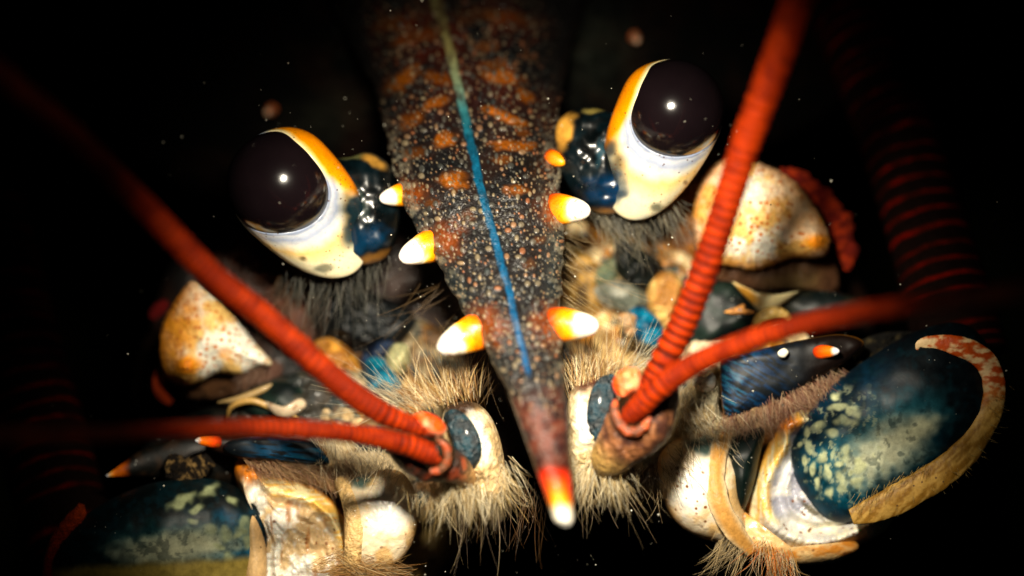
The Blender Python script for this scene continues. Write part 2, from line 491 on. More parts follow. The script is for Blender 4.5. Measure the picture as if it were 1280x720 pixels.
def build_rostrum():
    rows = 640
    cm = resample(catmull(ROS, 1500), rows)
    py, lx, mx, rx, dep, hh = cm.T
    nf, nb = 250, 40
    af = np.linspace(0, math.pi, nf); ab = np.linspace(math.pi, 2 * math.pi, nb + 2)[1:-1]
    a = np.r_[af, ab]
    # spread the front samples evenly over the width
    uf = np.r_[np.sin(np.linspace(-math.pi / 2, math.pi / 2, nf)) * 0.35 + np.linspace(-1, 1, nf) * 0.65, np.linspace(1, -1, nb + 2)[1:-1]]
    uf = np.clip(uf, -1, 1)
    W = len(uf)
    u = np.broadcast_to(uf, (rows, W))
    front = (np.arange(W) < nf)[None, :] + np.zeros((rows, W), bool)
    half = np.where(u < 0, (mx - lx)[:, None], (rx - mx)[:, None])
    PX = mx[:, None] + u * half
    PY = py[:, None] + 0 * PX
    # uneven edge
    tipf = sm(560, 400, PY) * .6
    edge = np.abs(u) ** 6
    PX = PX + np.sign(u) * edge * (fbm(PY / 16, np.sign(u) * 3, 0, 8) - 0.5) * 18 * tipf
    PY = PY + 9 * (np.abs(u) ** 2) * sm(640, 500, PY) * -1
    prof = np.clip(1 - np.abs(u) ** 2.1, 0, 1) ** 0.55
    # two raised shoulders beside a shallow median furrow at the top
    sh = np.exp(-((np.abs(u) - 0.4) / 0.28) ** 2) * 0.24 * sm(330, 60, PY)
    d = dep[:, None] + np.where(front, prof * 1.3 * hh[:, None] + sh + 0.035 * np.exp(-(u / 0.07) ** 2) * sm(520, 200, PY), -prof * hh[:, None] * 0.8)
    # slightly ridged lateral keel
    d = d + np.where(front, 0.03 * (fbm(PX / 18, PY / 18, 0, 11) - 0.5) * 2, 0)
    px = PX.ravel(); py_ = PY.ravel(); dd = d.ravel(); uu = u.ravel(); fr = front.ravel()
    fi = np.where(fr)[0]
    left = lambda y: np.interp(y, ROS[:, 0], ROS[:, 1]); right = lambda y: np.interp(y, ROS[:, 0], ROS[:, 3]); mid = lambda y: np.interp(y, ROS[:, 0], ROS[:, 2])

    def dens(x, y):
        m_ = mid(y)
        if abs(x - m_) < 6: return 0.0
        e = (x - m_) / ((right(y) - m_) if x > m_ else (m_ - left(y)))
        k = 1.0 if abs(e) > 0.62 else 0.75
        if y > 500: k *= 0.55
        if y > 575: k *= 0.15
        return k
    h1, m1, t1 = tuber_bumps(px[fi], py_[fi], 22000, (380, -60, 760, 640), 1.1, 4.4, 0.62, 21, dens)
    dd[fi] += h1
    msk = np.zeros(len(px)); tn = np.zeros(len(px)); msk[fi] = m1; tn[fi] = t1
    # colour
    n = fbm(px / 30, py_ / 30, 0, 41)
    base = mix(C(0.008, 0.008, 0.009), C(0.028, 0.014, 0.010), sm(0.35, 0.65, n))
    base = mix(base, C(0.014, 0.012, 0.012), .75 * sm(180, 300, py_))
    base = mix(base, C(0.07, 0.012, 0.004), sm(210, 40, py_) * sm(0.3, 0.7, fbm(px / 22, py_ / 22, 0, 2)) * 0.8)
    base = mix(base, C(0.015, 0.035, 0.045), 0.5 * sm(0.5, 0.95, np.abs(uu)) * sm(200, 300, py_))
    for (x, y, rx_, ry_, an, st) in [(500, 103, 24, 10, -32, 1), (545, 97, 20, 8, 18, .6), (519, 47, 30, 9, -15, .5), (487, 30, 26, 10, -10, .5), (545, 128, 16, 7, -25, .7), (515, 150, 18, 9, -30, .5), (556, 175, 13, 8, -20, 1), (565, 226, 15, 11, 5, 1),
                               (628, 97, 24, 8, 8, .95), (622, 80, 20, 6, -5, .5), (657, 120, 10, 7, 35, .8), (636, 148, 26, 6, 22, 1), (614, 137, 10, 5, 10, .6), (642, 182, 26, 6, 2, .8), (646, 238, 14, 6, 0, .7), (608, 58, 14, 6, 0, .5), (640, 22, 34, 9, 5, .5),
                               (600, 20, 30, 10, 5, .3), (520, 190, 12, 7, -20, .4), (628, 200, 12, 6, 0, .4), (540, 255, 9, 6, 0, .35), (660, 330, 9, 7, 0, .25), (585, 270, 9, 7, 0, .3), (675, 300, 9, 6, 0, .3), (662, 70, 12, 6, 20, .35), (655, 165, 8, 5, 0, .4)]:
        base = mix(base, C(0.46, 0.17, 0.03), .8 * st * (0.45 + 0.55 * fbm(px / 4, py_ / 4, 0, 12)) * (0.55 + 0.45 * sm(20, 150, y)) * blob(px, py_, x, y, rx_, ry_, an, 0.55, 0.35, int(x)))  # upper patches dimmed in colour to imitate the light falling off
    for (x, y, r_) in [(606, 410, 22), (694, 407, 22), (556, 300, 20), (694, 262, 18), (516, 242, 14)]:
        base = mix(base, C(0.26, 0.08, 0.02), .75 * blob(px, py_, x, y, r_, r_, 0, .9, .4))
    tubc = ramp(tn, [(0, (0.05, 0.06, 0.06)), (0.35, (0.14, 0.13, 0.11)), (0.7, (0.3, 0.25, 0.17)), (1, (0.3, 0.14, 0.08))])
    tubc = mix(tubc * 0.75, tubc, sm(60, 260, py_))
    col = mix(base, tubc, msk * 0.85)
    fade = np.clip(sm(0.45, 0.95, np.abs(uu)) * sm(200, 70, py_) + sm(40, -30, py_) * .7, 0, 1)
    col = mix(col, C(0.008, 0.007, 0.006), fade)  # sides blend into the carapace; light falloff at the top end painted in
    # lateral crust of pale grit
    crust = sm(0.66, 0.98, np.abs(uu)) * sm(0.42, 0.62, fbm(px / 5, py_ / 5, 0, 77)) * sm(120, 220, py_) * sm(520, 440, py_)
    col = mix(col, C(0.3, 0.28, 0.22), crust * 0.6)
    # median line
    midx = mid(py_ + 9 * uu ** 2)
    lw_ = np.interp(py_, [-60, 60, 150, 300, 470], [12, 6, 7, 6, 5])
    lw_ = lw_ * (0.75 + 0.5 * fbm(py_ / 17, 0 * py_, 0, 55))
    midx = midx + 5 * (fbm(py_ / 40, 0 * py_ + 3, 0, 56) - .5)
    ln = 1 - sm(0.55, 1.0, np.abs(px - midx) / lw_ + .5 * (fbm(px / 3, py_ / 5, 0, 57) - .5))
    lc = ramp(py_, [(-60, (0.10, 0.09, 0.05)), (60, (0.22, 0.20, 0.10)), (100, (0.2, 0.24, 0.16)), (140, (0.05, 0.17, 0.19)), (175, (0.010, 0.09, 0.14)), (470, (0.006, 0.09, 0.19))])
    lc = lc * (0.35 + 1.3 * fbm(px / 4, py_ / 9, 0, 66))[:, None]
    ln = ln * sm(476, 462, py_) * (0.4 + 0.6 * sm(0.3, 0.5, fbm(px / 6, py_ / 12, 0, 6) + sm(120, 160, py_)))
    col = mix(col, lc, ln * fr)
    # brown tip of the rostrum, then orange, yellow, white
    n2 = fbm(px / 14, py_ / 14, 0, 15)
    brown = mix(C(0.05, 0.018, 0.018), C(0.17, 0.06, 0.04), sm(0.35, 0.65, n2))
    brown = mix(brown, C(0.2, 0.13, 0.10), 0.6 * msk)
    col = mix(col, brown, sm(465, 545, py_ + 60 * (n2 - .5)) * 0.85)
    yy = py_ + 6 * (n2 - .5)
    tip = ramp(yy, [(570, (0.26, 0.03, 0.012)), (592, (0.75, 0.07, 0.01)), (612, (0.9, 0.22, 0.015)), (628, (0.95, 0.5, 0.05)), (638, (0.92, 0.85, 0.7)), (660, (0.92, 0.9, 0.85))])
    # the red stays on the outer sides, yellow core
    tip = mix(tip, C(0.8, 0.08, 0.01), 0.75 * sm(0.3, 0.95, np.abs(uu)) * sm(640, 620, yy))
    col = mix(col, tip, sm(578, 600, yy))
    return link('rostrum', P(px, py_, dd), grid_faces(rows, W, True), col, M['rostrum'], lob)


rostrum = build_rostrum()


def horn(name, base, tip, rb, parent, label=None, depth_b=0.0, depth_t=0.3, cols=None, k=1.0):
    """stout cone: orange at its root, white at its point"""
    b0 = np.array(base, float); t0 = np.array(tip, float)
    path = []
    for s, r in [(-0.1, 1.0), (0.1, 1.0), (0.28, 0.96), (0.5, 0.85), (0.72, 0.68), (0.87, 0.5), (0.96, 0.3), (1.0, 0.06)]:
        p = b0 + (t0 - b0) * s
        path.append((p[0], p[1], depth_b + (depth_t - depth_b) * s, rb * r))
    cols = cols or [(0, (0.12, 0.04, 0.02)), (0.14, (0.42, 0.09, 0.01)), (0.3, (0.88, 0.26, 0.02)), (0.48, (0.92, 0.42, 0.05)), (0.58, (0.92, 0.62, 0.2)), (0.66, (0.93, 0.85, 0.7)), (1, (0.92, 0.9, 0.86))]
    def col(px, py, s, sg, a):
        q = s + 0.16 * (fbm(px / 7, py / 7, 0, int(base[0])) - 0.5)
        c = ramp(q, cols)
        return mix(c, C(0.3, 0.14, 0.05), .6 * sm(.66, .75, fbm(px / 4, py / 4, 0, int(base[1]))))
    return loft(name, path, parent, M['spine'], col, n=70, m=36, label=label, noise=0.05)


horn('rostral_spine', (606, 410), (547, 437), 24, rostrum, depth_b=1.0, depth_t=1.25)
horn('rostral_spine', (692, 405), (748, 408), 22, rostrum, depth_b=1.05, depth_t=1.3)
horn('rostral_spine', (552, 301), (500, 324), 22, rostrum, depth_b=0.2, depth_t=0.5)
horn('rostral_spine', (692, 261), (737, 264), 20, rostrum, depth_b=0.0, depth_t=0.3)
horn('rostral_spine', (512, 241), (475, 249), 15, rostrum, depth_b=-0.3, depth_t=-0.05)
horn('rostral_spine', (688, 196), (706, 204), 10, rostrum, depth_b=-0.4, depth_t=-0.25, cols=[(0, (0.2, 0.04, 0.01)), (0.3, (0.8, 0.25, 0.03)), (1, (0.9, 0.45, 0.1))])
horn('gastric_spine', (350, 128), (333, 142), 9, carapace, depth_b=-4.0, depth_t=-2.9, cols=[(0, (0.05, 0.01, 0.01)), (0.4, (0.6, 0.12, 0.03)), (0.8, (0.75, 0.3, 0.15)), (1, (0.85, 0.6, 0.45))])
horn('gastric_spine', (786, 36), (797, 52), 10, carapace, depth_b=-3.9, depth_t=-2.9, cols=[(0, (0.05, 0.01, 0.01)), (0.4, (0.6, 0.12, 0.03)), (0.8, (0.75, 0.3, 0.15)), (1, (0.85, 0.6, 0.45))])


def head_col(px, py, t):
    n = fbm(px / 45, py / 45, 0, 51)
    c = mix(C(0.008, 0.005, 0.003), C(0.05, 0.02, 0.008), sm(0.35, 0.7, n))
    for (x, y, rx_, ry_, cc, st) in [(880, 230, 60, 60, C(0.2, 0.08, 0.02), .8), (330, 345, 50, 40, C(0.10, 0.03, 0.01), .8), (730, 350, 40, 50, C(0.22, 0.13, 0.04), .8), (560, 360, 50, 70, C(0.05, 0.02, 0.008), .9)]:
        c = mix(c, cc, st * blob(px, py, x, y, rx_, ry_, 0, 0.8))
    return c


head = pillow('face', [(190, 400), (250, 290), (430, 240), (600, 200), (770, 230), (950, 205), (1060, 310), (1090, 470), (1010, 600), (850, 620), (700, 590), (600, 600), (460, 620), (270, 620), (170, 520)],
              -3.2, 1.1, lob, M['flesh'], head_col, nr=80, na=260, noise=0.25, nsc=45, centre=(630, 400))


# ------------------------------------------------------------------ eyes
def eye(cx, cy, r, rim, sdir, depth, cols_fn, stalk_outline, stalk_col, stretch, lip=0.10, stalk_d=-0.35):
    """compound eye: skin cup (part) > cornea and eyestalk (sub-parts)"""
    rim = [np.array(q, float) / np.linalg.norm(q) for q in rim]
    ax = np.mean(rim, 0); ax = -ax
    # optical axis from plane fit of the rim
    Rm = np.array(rim); c0 = Rm.mean(0)
    _, _, vt = np.linalg.svd(Rm - c0); ax = vt[2]
    if ax[2] < 0: ax = -ax
    e1 = np.cross([0, 1.0, 0], ax); e1 /= np.linalg.norm(e1); e2 = np.cross(ax, e1)
    th = np.arccos(np.clip(Rm @ ax, -1, 1)); ph = np.arctan2(Rm @ e2, Rm @ e1)
    od = np.argsort(ph); ph, th = ph[od], th[od]
    phx = np.r_[ph - 2 * math.pi, ph, ph + 2 * math.pi]; thx = np.r_[th, th, th]
    na, nr = 260, 110
    A = np.linspace(-math.pi, math.pi, na, endpoint=False)
    k = np.exp(-0.5 * (np.arange(-12, 13) / 6) ** 2); k /= k.sum()
    TH = np.interp(A, phx, thx); TH = np.convolve(np.r_[TH[-12:], TH, TH[:12]], k, 'valid')
    t = np.linspace(0, 1, nr) ** 1.15
    T = TH[None, :] + (math.pi - TH[None, :]) * t[:, None]
    # lip turned in at the very start
    back = np.linspace(0, 1, 8)[:-1]
    Tin = TH[None, :] - 0.02 + 0 * back[:, None]
    rin = 0.94 + 0.07 * back[:, None] + 0 * TH[None, :]
    dT = T - TH[None, :]
    n = np.cos(T)[..., None] * ax + np.sin(T)[..., None] * (np.cos(A)[None, :, None] * e1 + np.sin(A)[None, :, None] * e2)
    nin = np.cos(Tin)[..., None] * ax + np.sin(Tin)[..., None] * (np.cos(A)[None, :, None] * e1 + np.sin(A)[None, :, None] * e2)
    sd = np.array([sdir[0], sdir[1], sdir[2]], float); sd /= np.linalg.norm(sd)
    al = np.clip(n @ sd, 0, 1)
    rad = 1.01 + lip * np.sin(np.clip(dT / 0.7, 0, 1) * math.pi / 2)
    pos = n * rad[..., None] + sd * (stretch * al ** 0.85 * sm(-0.05, 0.55, dT))[..., None]
    allp = np.concatenate([nin * rin[..., None], pos], 0) * r
    N_ = np.concatenate([nin, n], 0)
    dd_ = np.concatenate([0 * Tin, dT], 0)
    ctr = P(cx, cy, depth)
    s = (D - depth) / D
    X = ctr + np.stack([allp[..., 0] / 100 * s, -allp[..., 2] / 100 * s, allp[..., 1] / 100 * s], -1)
    ipx = cx + allp[..., 0]; ipy = cy - allp[..., 1]
    col = cols_fn(ipx.ravel(), ipy.ravel(), dd_.ravel(), N_.reshape(-1, 3))
    cup = link('eye', X.reshape(-1, 3), grid_faces(nr + 7, na, True), col, M['cup'], lob)
    # cornea sphere
    a = np.linspace(0, 2 * math.pi, 160, endpoint=False); bth = np.linspace(0.001, math.pi - 0.001, 90)
    B, Aa = np.meshgrid(bth, a, indexing='ij')
    sp = np.stack([np.sin(B) * np.cos(Aa), np.cos(B), np.sin(B) * np.sin(Aa)], -1) * r / 100 * s
    link('cornea', ctr + sp.reshape(-1, 3) * 0.995, grid_faces(90, 160, True), np.array([0.01, 0.01, 0.01]), M['cornea'], cup)
    pillow('eyestalk', stalk_outline, stalk_d, 0.42, cup, M['stalk'], stalk_col, nr=60, na=200, noise=0.05, nsc=18)
    return cup


def eye_cols(dark_spots, orange_dir):
    od = np.array(orange_dir, float); od /= np.linalg.norm(od)
    def f(px, py, dT, n):
        wob = 0.05 * (fbm(px / 12, py / 12, 0, 13) - 0.5)
        q = dT + wob
        body = ramp(q, [(0, (0.36, 0.4, 0.5)), (0.03, (0.62, 0.64, 0.68)), (0.09, (0.42, 0.46, 0.56)), (0.15, (0.74, 0.72, 0.64)), (0.22, (0.8, 0.6, 0.3)), (0.32, (0.74, 0.68, 0.5)), (0.5, (0.68, 0.62, 0.46)), (0.75, (0.58, 0.42, 0.24)), (1.2, (0.3, 0.15, 0.06))])
        org = ramp(q, [(0, (0.85, 0.75, 0.5)), (0.05, (0.85, 0.6, 0.25)), (0.12, (0.85, 0.38, 0.04)), (0.5, (0.8, 0.33, 0.03)), (1, (0.3, 0.1, 0.02))])
        k = sm(0.56, 0.76, n @ od + 0.1 * (fbm(px / 14, py / 14, 0, 9) - 0.5))
        c = mix(body, org, k)
        nn = fbm(px / 16, py / 16, 0, 4)
        c = mix(c, C(0.5, 0.52, 0.48), 0.5 * sm(0.5, 0.72, nn) * sm(0.25, 0.5, q) * (1 - k))
        for (x, y, a, b_, an, cc, st) in dark_spots:
            c = mix(c, np.array(cc), st * blob(px, py, x, y, a, b_, an, 0.5, 0.3))
        return c
    return f


def stalk_cols(spots):
    def f(px, py, t):
        n = fbm(px / 20, py / 20, 0, 91)
        c = mix(C(0.003, 0.006, 0.007), C(0.005, 0.014, 0.018), sm(0.4, 0.65, n))
        for (x, y, a, b_, an, cc, st) in spots:
            c = mix(c, np.array(cc), st * blob(px, py, x, y, a, b_, an, 0.6, 0.35))
        return c
    return f


eye(350, 230, 67, [(-.08, .985, .12), (.32, .76, .56), (.68, .40, .61), (.90, .05, .42), (.92, -.34, .2), (.80, -.59, .1), (.44, -.85, .28), (0, -.93, .37), (-.42, -.87, .22), (-.72, -.69, 0),
                    (-.93, -.25, -.25), (-.9, .3, -.3), (-.5, .83, -.15)],
    (0.68, -0.72, -0.2), 0.0,
    eye_cols([(405, 335, 12, 5, -10, (0.05, 0.06, 0.04), .7), (378, 323, 4, 3, 0, (0.1, 0.07, 0.03), .8), (446, 292, 20, 22, 20, (0.01, 0.05, 0.07), .9), (447, 265, 20, 30, 0, (0.008, 0.03, 0.04), 1)], (0.55, 0.8, 0.1)),
    [(408, 205), (440, 196), (462, 190), (488, 208), (500, 250), (496, 295), (478, 325), (440, 330), (415, 300), (405, 250)],
    stalk_cols([(455, 300, 26, 16, -20, (0.008, 0.045, 0.09), .95), (432, 195, 22, 4, 0, (0.25, 0.25, 0.12), .8), (466, 200, 15, 6, 30, (0.5, 0.3, 0.1), .8), (447, 248, 8, 22, -20, (0.04, 0.07, 0.06), .6), (470, 325, 25, 8, -20, (0.4, 0.22, 0.08), .6)]),
    1.1, stalk_d=-0.5)
eye(843, 137, 63, [(-.36, .94, .0), (-.56, .67, .48), (-.77, .19, .61), (-.90, -.18, .4), (-.82, -.5, .28), (-.62, -.74, .25), (-.28, -.92, .28), (.1, -.95, .28), (.57, -.80, .15), (.87, -.5, 0),
                    (.97, -.05, -.25), (.8, .5, -.35), (.25, .93, -.2)],
    (-0.42, -0.9, -0.2), 0.0,
    eye_cols([(822, 258, 8, 5, -10, (0.05, 0.06, 0.04), .7), (858, 228, 3, 3, 0, (0.1, 0.05, 0.02), .8), (766, 232, 20, 20, 20, (0.01, 0.05, 0.1), .9), (752, 210, 24, 40, 0, (0.008, 0.02, 0.03), .9)], (-0.75, 0.6, 0.1)),
    [(694, 165), (705, 143), (735, 134), (770, 145), (795, 180), (800, 225), (790, 258), (755, 268), (722, 250), (700, 210)],
    stalk_cols([(770, 240, 34, 20, 15, (0.008, 0.045, 0.1), .95), (704, 162, 12, 20, 20, (0.6, 0.36, 0.12), .9), (742, 138, 12, 4, -10, (0.3, 0.25, 0.1), .8), (750, 190, 5, 14, 10, (0.04, 0.1, 0.13), .7), (765, 268, 30, 7, 8, (0.45, 0.25, 0.1), .6)]),
    1.3, stalk_d=-0.5)


# ------------------------------------------------------------------ antennal scales
def scale_col(bumps, warm, rim):
    def f(px, py, t):
        n = fbm(px / 24, py / 24, 0, 17)
        c = mix(WHITE * 0.95, C(0.78, 0.56, 0.26), sm(0.42, 0.66, n))
        c = mix(c, C(0.7, 0.3, 0.06), sm(0.74, 1.0, t) * rim(px, py))
        for (x, y, a, b_, an, st) in warm:
            c = mix(c, C(0.72, 0.34, 0.07), st * blob(px, py, x, y, a, b_, an, 0.8, 0.3))
        for (x, y, a, b_, st) in bumps:
            c = mix(c, C(0.85, 0.36, 0.04), st * blob(px, py, x, y, a, b_, 0, 0.6, 0.2))
        return c
    return f


def gauss(px, py, x, y, r):
    return np.exp(-((px - x) ** 2 + (py - y) ** 2) / (r * r))


sr = pillow('antennal_scale', [(905, 200), (950, 204), (990, 224), (1014, 252), (1032, 282), (1038, 306), (1026, 322), (990, 322), (962, 332), (940, 337), (905, 331), (876, 318), (866, 270), (880, 220)], -1.1, 0.6, lob, M['scale'],
            scale_col([(1022, 303, 16, 10, 1)], [(985, 250, 30, 26, 30, .5), (1000, 285, 26, 20, 0, .5), (900, 260, 22, 60, 0, .35)], lambda px, py: sm(240, 330, px * 0 + py * 0 + 290) + 0 * px),
            nr=60, na=300, edge=1.2, noise=0.05, disp=lambda px, py, t: 0.22 * gauss(px, py, 1018, 300, 18))
pillow('scale_fringe', [(900, 325), (940, 330), (990, 318), (1035, 318), (1048, 345), (1040, 368), (1000, 362), (960, 362), (920, 358), (890, 345)], -1.75, 0.3, sr, M['fuzz'],
       lambda px, py, t: mix(C(0.16, 0.08, 0.04), C(0.28, 0.2, 0.1), blob(px, py, 990, 350, 30, 14, 0, .8)), nr=30, na=140, edge=2, noise=0.08, nsc=10)
loft('scale_ridge', [(975, 212, -1.6, 3), (1000, 222, -1.6, 8), (1028, 248, -1.6, 10), (1046, 280, -1.65, 14), (1058, 312, -1.7, 12), (1060, 338, -1.7, 3)], sr, M['fuzz'], lambda px, py, s, sg, a: mix(C(0.5, 0.09, 0.012), C(0.25, 0.03, 0.01), sm(.4, .6, fbm(px / 9, py / 9, 0, 3))), n=200, m=50, noise=1.0, nsc=8)
loft('scale_ridge', [(1018, 330, -1.9, 6), (1032, 350, -1.9, 7), (1046, 374, -1.9, 6)], sr, M['flesh'], C(0.4, 0.22, 0.06), n=60, m=20, noise=0.3, nsc=9)
sl = pillow('antennal_scale', [(238, 352), (258, 362), (285, 388), (320, 430), (340, 454), (320, 460), (300, 468), (272, 466), (250, 478), (228, 482), (206, 468), (199, 430), (208, 395)], -1.2, 0.5, lob, M['scale'],
            scale_col([(233, 457, 16, 11, 1), (282, 442, 9, 8, .5)], [(218, 420, 20, 50, 15, .85), (240, 390, 16, 20, 0, .4)], lambda px, py: sm(260, 220, px)),
            nr=60, na=280, edge=1.0, noise=0.05, disp=lambda px, py, t: 0.22 * gauss(px, py, 230, 460, 16))
pillow('scale_fringe', [(215, 470), (260, 462), (310, 460), (345, 450), (352, 470), (320, 490), (270, 500), (225, 495)], -1.7, 0.3, sl, M['fuzz'],
       lambda px, py, t: mix(C(0.12, 0.06, 0.025), C(0.22, 0.13, 0.1), sm(300, 340, px)), nr=30, na=140, edge=2, noise=0.08, nsc=10)
loft('scale_ridge', [(203, 462, -1.6, 6), (200, 480, -1.6, 9), (206, 496, -1.6, 8), (214, 504, -1.6, 4)], sl, M['fuzz'], C(0.45, 0.09, 0.012), n=60, m=24, noise=0.4, nsc=9)
loft('scale_ridge', [(190, 398, -1.9, 5), (200, 385, -1.9, 8), (210, 378, -1.9, 5)], sl, M['fuzz'], C(0.2, 0.015, 0.01), n=60, m=24, noise=0.4, nsc=9)
for (x, y) in [(860, 225), (880, 250), (862, 275)]:
    pass
pillow('cheek_membrane', [(850, 200), (905, 190), (925, 240), (910, 310), (870, 330), (835, 300), (830, 250)], -2.0, 0.35, lob, M['flesh'],
       lambda px, py, t: mix(C(0.16, 0.07, 0.02), C(0.36, 0.17, 0.05), sm(.35, .65, fbm(px / 20, py / 20, 0, 3))), nr=40, na=160, noise=0.12, nsc=14)
pillow('cheek_membrane', [(262, 330), (300, 310), (350, 350), (400, 380), (420, 420), (370, 440), (310, 400)], -2.1, 0.35, lob, M['flesh'],
       lambda px, py, t: mix(C(0.05, 0.018, 0.006), C(0.15, 0.05, 0.02), sm(.35, .65, fbm(px / 20, py / 20, 0, 3))), nr=40, na=160, noise=0.12, nsc=14)

# ------------------------------------------------------------------ plates beneath the scales
def plain(a, b_, s=18, lo=.4, hi=.65, seed=23):
    return lambda px, py, t: mix(a, b_, sm(lo, hi, fbm(px / s, py / s, 0, seed)))


pr = pillow('basal_plate', [(862, 372), (890, 352), (925, 356), (945, 380), (975, 398), (950, 420), (905, 428), (870, 440), (852, 415)], -1.1, 0.22, lob, M['dark'], plain(DARK, C(0.015, 0.03, 0.024)), nr=40, na=160, noise=0.06)
pillow('plate_edge', [(915, 352), (940, 364), (985, 368), (1000, 364), (978, 380), (965, 388), (950, 390), (940, 380)], -0.98, 0.2, pr, M['cream'],
       lambda px, py, t: mix(C(0.7, 0.62, 0.4), C(0.6, 0.35, 0.1), blob(px, py, 935, 370, 18, 8, 30)), nr=24, na=100)
pillow('plate_edge', [(905, 390), (920, 384), (930, 380), (932, 386), (945, 391), (920, 393)], -0.84, 0.06, pr, M['cream'], C(0.75, 0.42, 0.18), nr=16, na=60)
pr2 = pillow('basal_plate', [(975, 385), (1000, 366), (1040, 364), (1080, 376), (1090, 395), (1040, 405), (990, 405)], -1.2, 0.2, lob, M['dark'], plain(DARK, C(0.02, 0.022, 0.016)), nr=40, na=140, noise=0.05)
loft('plate_edge', [(942, 412, -0.9, 4), (950, 398, -0.8, 7), (965, 391, -0.75, 8), (980, 393, -0.75, 6), (988, 402, -0.8, 3)], pr2, M['flesh'], C(0.42, 0.3, 0.12), n=60, m=24, flat=.7)
pl = pillow('basal_plate', [(300, 500), (330, 480), (365, 478), (400, 500), (395, 530), (350, 535), (305, 525)], -1.2, 0.3, lob, M['dark'], plain(DARK, C(0.015, 0.03, 0.024)), nr=40, na=160, noise=0.05)
loft('plate_edge', [(272, 503, -.95, 1), (300, 498, -.95, 4), (328, 487, -.95, 4), (340, 480, -.95, 1)], pl, M['cream'], C(0.4, 0.3, 0.16), n=60, m=20)
loft('plate_edge', [(284, 524, -.85, 1), (290, 508, -.85, 3), (315, 501, -.85, 4), (345, 512, -.85, 3), (372, 522, -.85, 1)], pl, M['cream'], C(0.5, 0.34, 0.14), n=60, m=20)
pillow('plate_edge', [(330, 502), (352, 508), (375, 498), (382, 508), (362, 522), (345, 520)], -0.85, 0.14, pl, M['cream'], C(0.6, 0.5, 0.38), nr=20, na=80)
pillow('basal_plate', [(190, 545), (230, 520), (280, 508), (310, 530), (290, 556), (230, 575), (170, 590)], -1.3, 0.25, lob, M['dark'], plain(DARK, C(0.03, 0.025, 0.02)), nr=30, na=120, noise=0.05)

# blue plates with a spine
def blue_plate_r(px, py, t):
    st = fbm((px + py * 1.2) / 22, (py - px * .6) / 3.2, 0, 5)
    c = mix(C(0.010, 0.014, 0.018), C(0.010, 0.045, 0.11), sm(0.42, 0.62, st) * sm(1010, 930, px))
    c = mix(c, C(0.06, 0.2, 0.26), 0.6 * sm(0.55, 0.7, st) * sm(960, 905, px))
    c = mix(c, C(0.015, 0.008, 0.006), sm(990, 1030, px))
    return mix(c, C(0.35, 0.18, 0.05), sm(0.97, 1.0, t) * 0.6)


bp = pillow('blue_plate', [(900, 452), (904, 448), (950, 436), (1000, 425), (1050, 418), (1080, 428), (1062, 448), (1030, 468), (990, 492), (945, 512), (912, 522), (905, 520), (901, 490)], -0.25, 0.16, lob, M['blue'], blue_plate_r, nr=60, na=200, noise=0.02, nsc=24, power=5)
horn('plate_spine', (1022, 440), (1049, 439), 9, bp, depth_b=-0.15, depth_t=0.1, cols=[(0, (0.25, 0.03, 0.01)), (0.3, (0.85, 0.16, 0.02)), (0.72, (0.9, 0.3, 0.05)), (0.85, (0.8, 0.8, 0.8)), (1, (0.85, 0.85, 0.85))])
pillow('pale_tubercle', [(972, 440), (980, 435), (986, 440), (981, 447), (974, 446)], 0.0, 0.05, bp, M['cream'], WHITE, nr=10, na=30)


def blue_plate_l(px, py, t):
    st = fbm((px) / 22, (py - px * .1) / 3.2, 0, 5)
    c = mix(C(0.010, 0.014, 0.018), C(0.012, 0.09, 0.17), sm(0.4, 0.6, st) * sm(290, 350, px))
    return mix(c, C(0.05, 0.16, 0.2), 0.5 * sm(0.55, 0.7, st) * sm(340, 380, px))


bl = pillow('blue_plate', [(285, 552), (310, 545), (345, 545), (385, 550), (402, 562), (412, 578), (398, 581), (350, 577), (300, 572), (280, 562)], -0.15, 0.12, lob, M['blue'], blue_plate_l, nr=50, na=160, noise=0.02, nsc=24, power=5)
loft('plate_shaft', [(345, 562, -.35, 18), (310, 558, -.35, 17), (280, 555, -.3, 13), (262, 552, -.25, 9)], bl, M['dark'], C(0.03, 0.012, 0.006), n=60, m=24)
horn('plate_spine', (270, 552), (244, 550), 8, bl, depth_b=-0.2, depth_t=0.0, cols=[(0, (0.25, 0.03, 0.01)), (0.3, (0.85, 0.16, 0.02)), (0.8, (0.9, 0.3, 0.05)), (0.93, (0.8, 0.8, 0.8)), (1, (0.85, 0.85, 0.85))])
bs = loft('basal_spine', [(290, 575, -.9, 34), (240, 572, -.8, 32), (190, 577, -.7, 20), (160, 586, -.6, 10), (142, 592, -.55, 4), (133, 595, -.5, 1)], lob, M['dark'],
          lambda px, py, s, sg, a: mix(mix(C(0.010, 0.010, 0.008), C(0.04, 0.025, 0.015), sm(.4, .7, fbm(px / 9, py / 9, 0, 3))), ramp(px, [(133, (0.6, 0.7, 0.85)), (137, (0.8, 0.5, 0.2)), (142, (0.75, 0.26, 0.03)), (165, (0.5, 0.12, 0.02))]), sm(164, 150, px + 8 * (fbm(px / 6, py / 6, 0, 8) - .5))),
          n=120, m=32, flat=.6)
loft('rubble_crust', [(210, 575, -.45, 10), (225, 588, -.4, 16), (240, 590, -.4, 15), (262, 572, -.4, 10)], bs, M['fuzz'], lambda px, py, s, sg, a: mix(C(0.02, 0.012, 0.006), C(0.4, 0.28, 0.14), sm(.5, .75, fbm(px / 5, py / 5, 0, 3))), n=90, m=30, noise=.5, nsc=6)
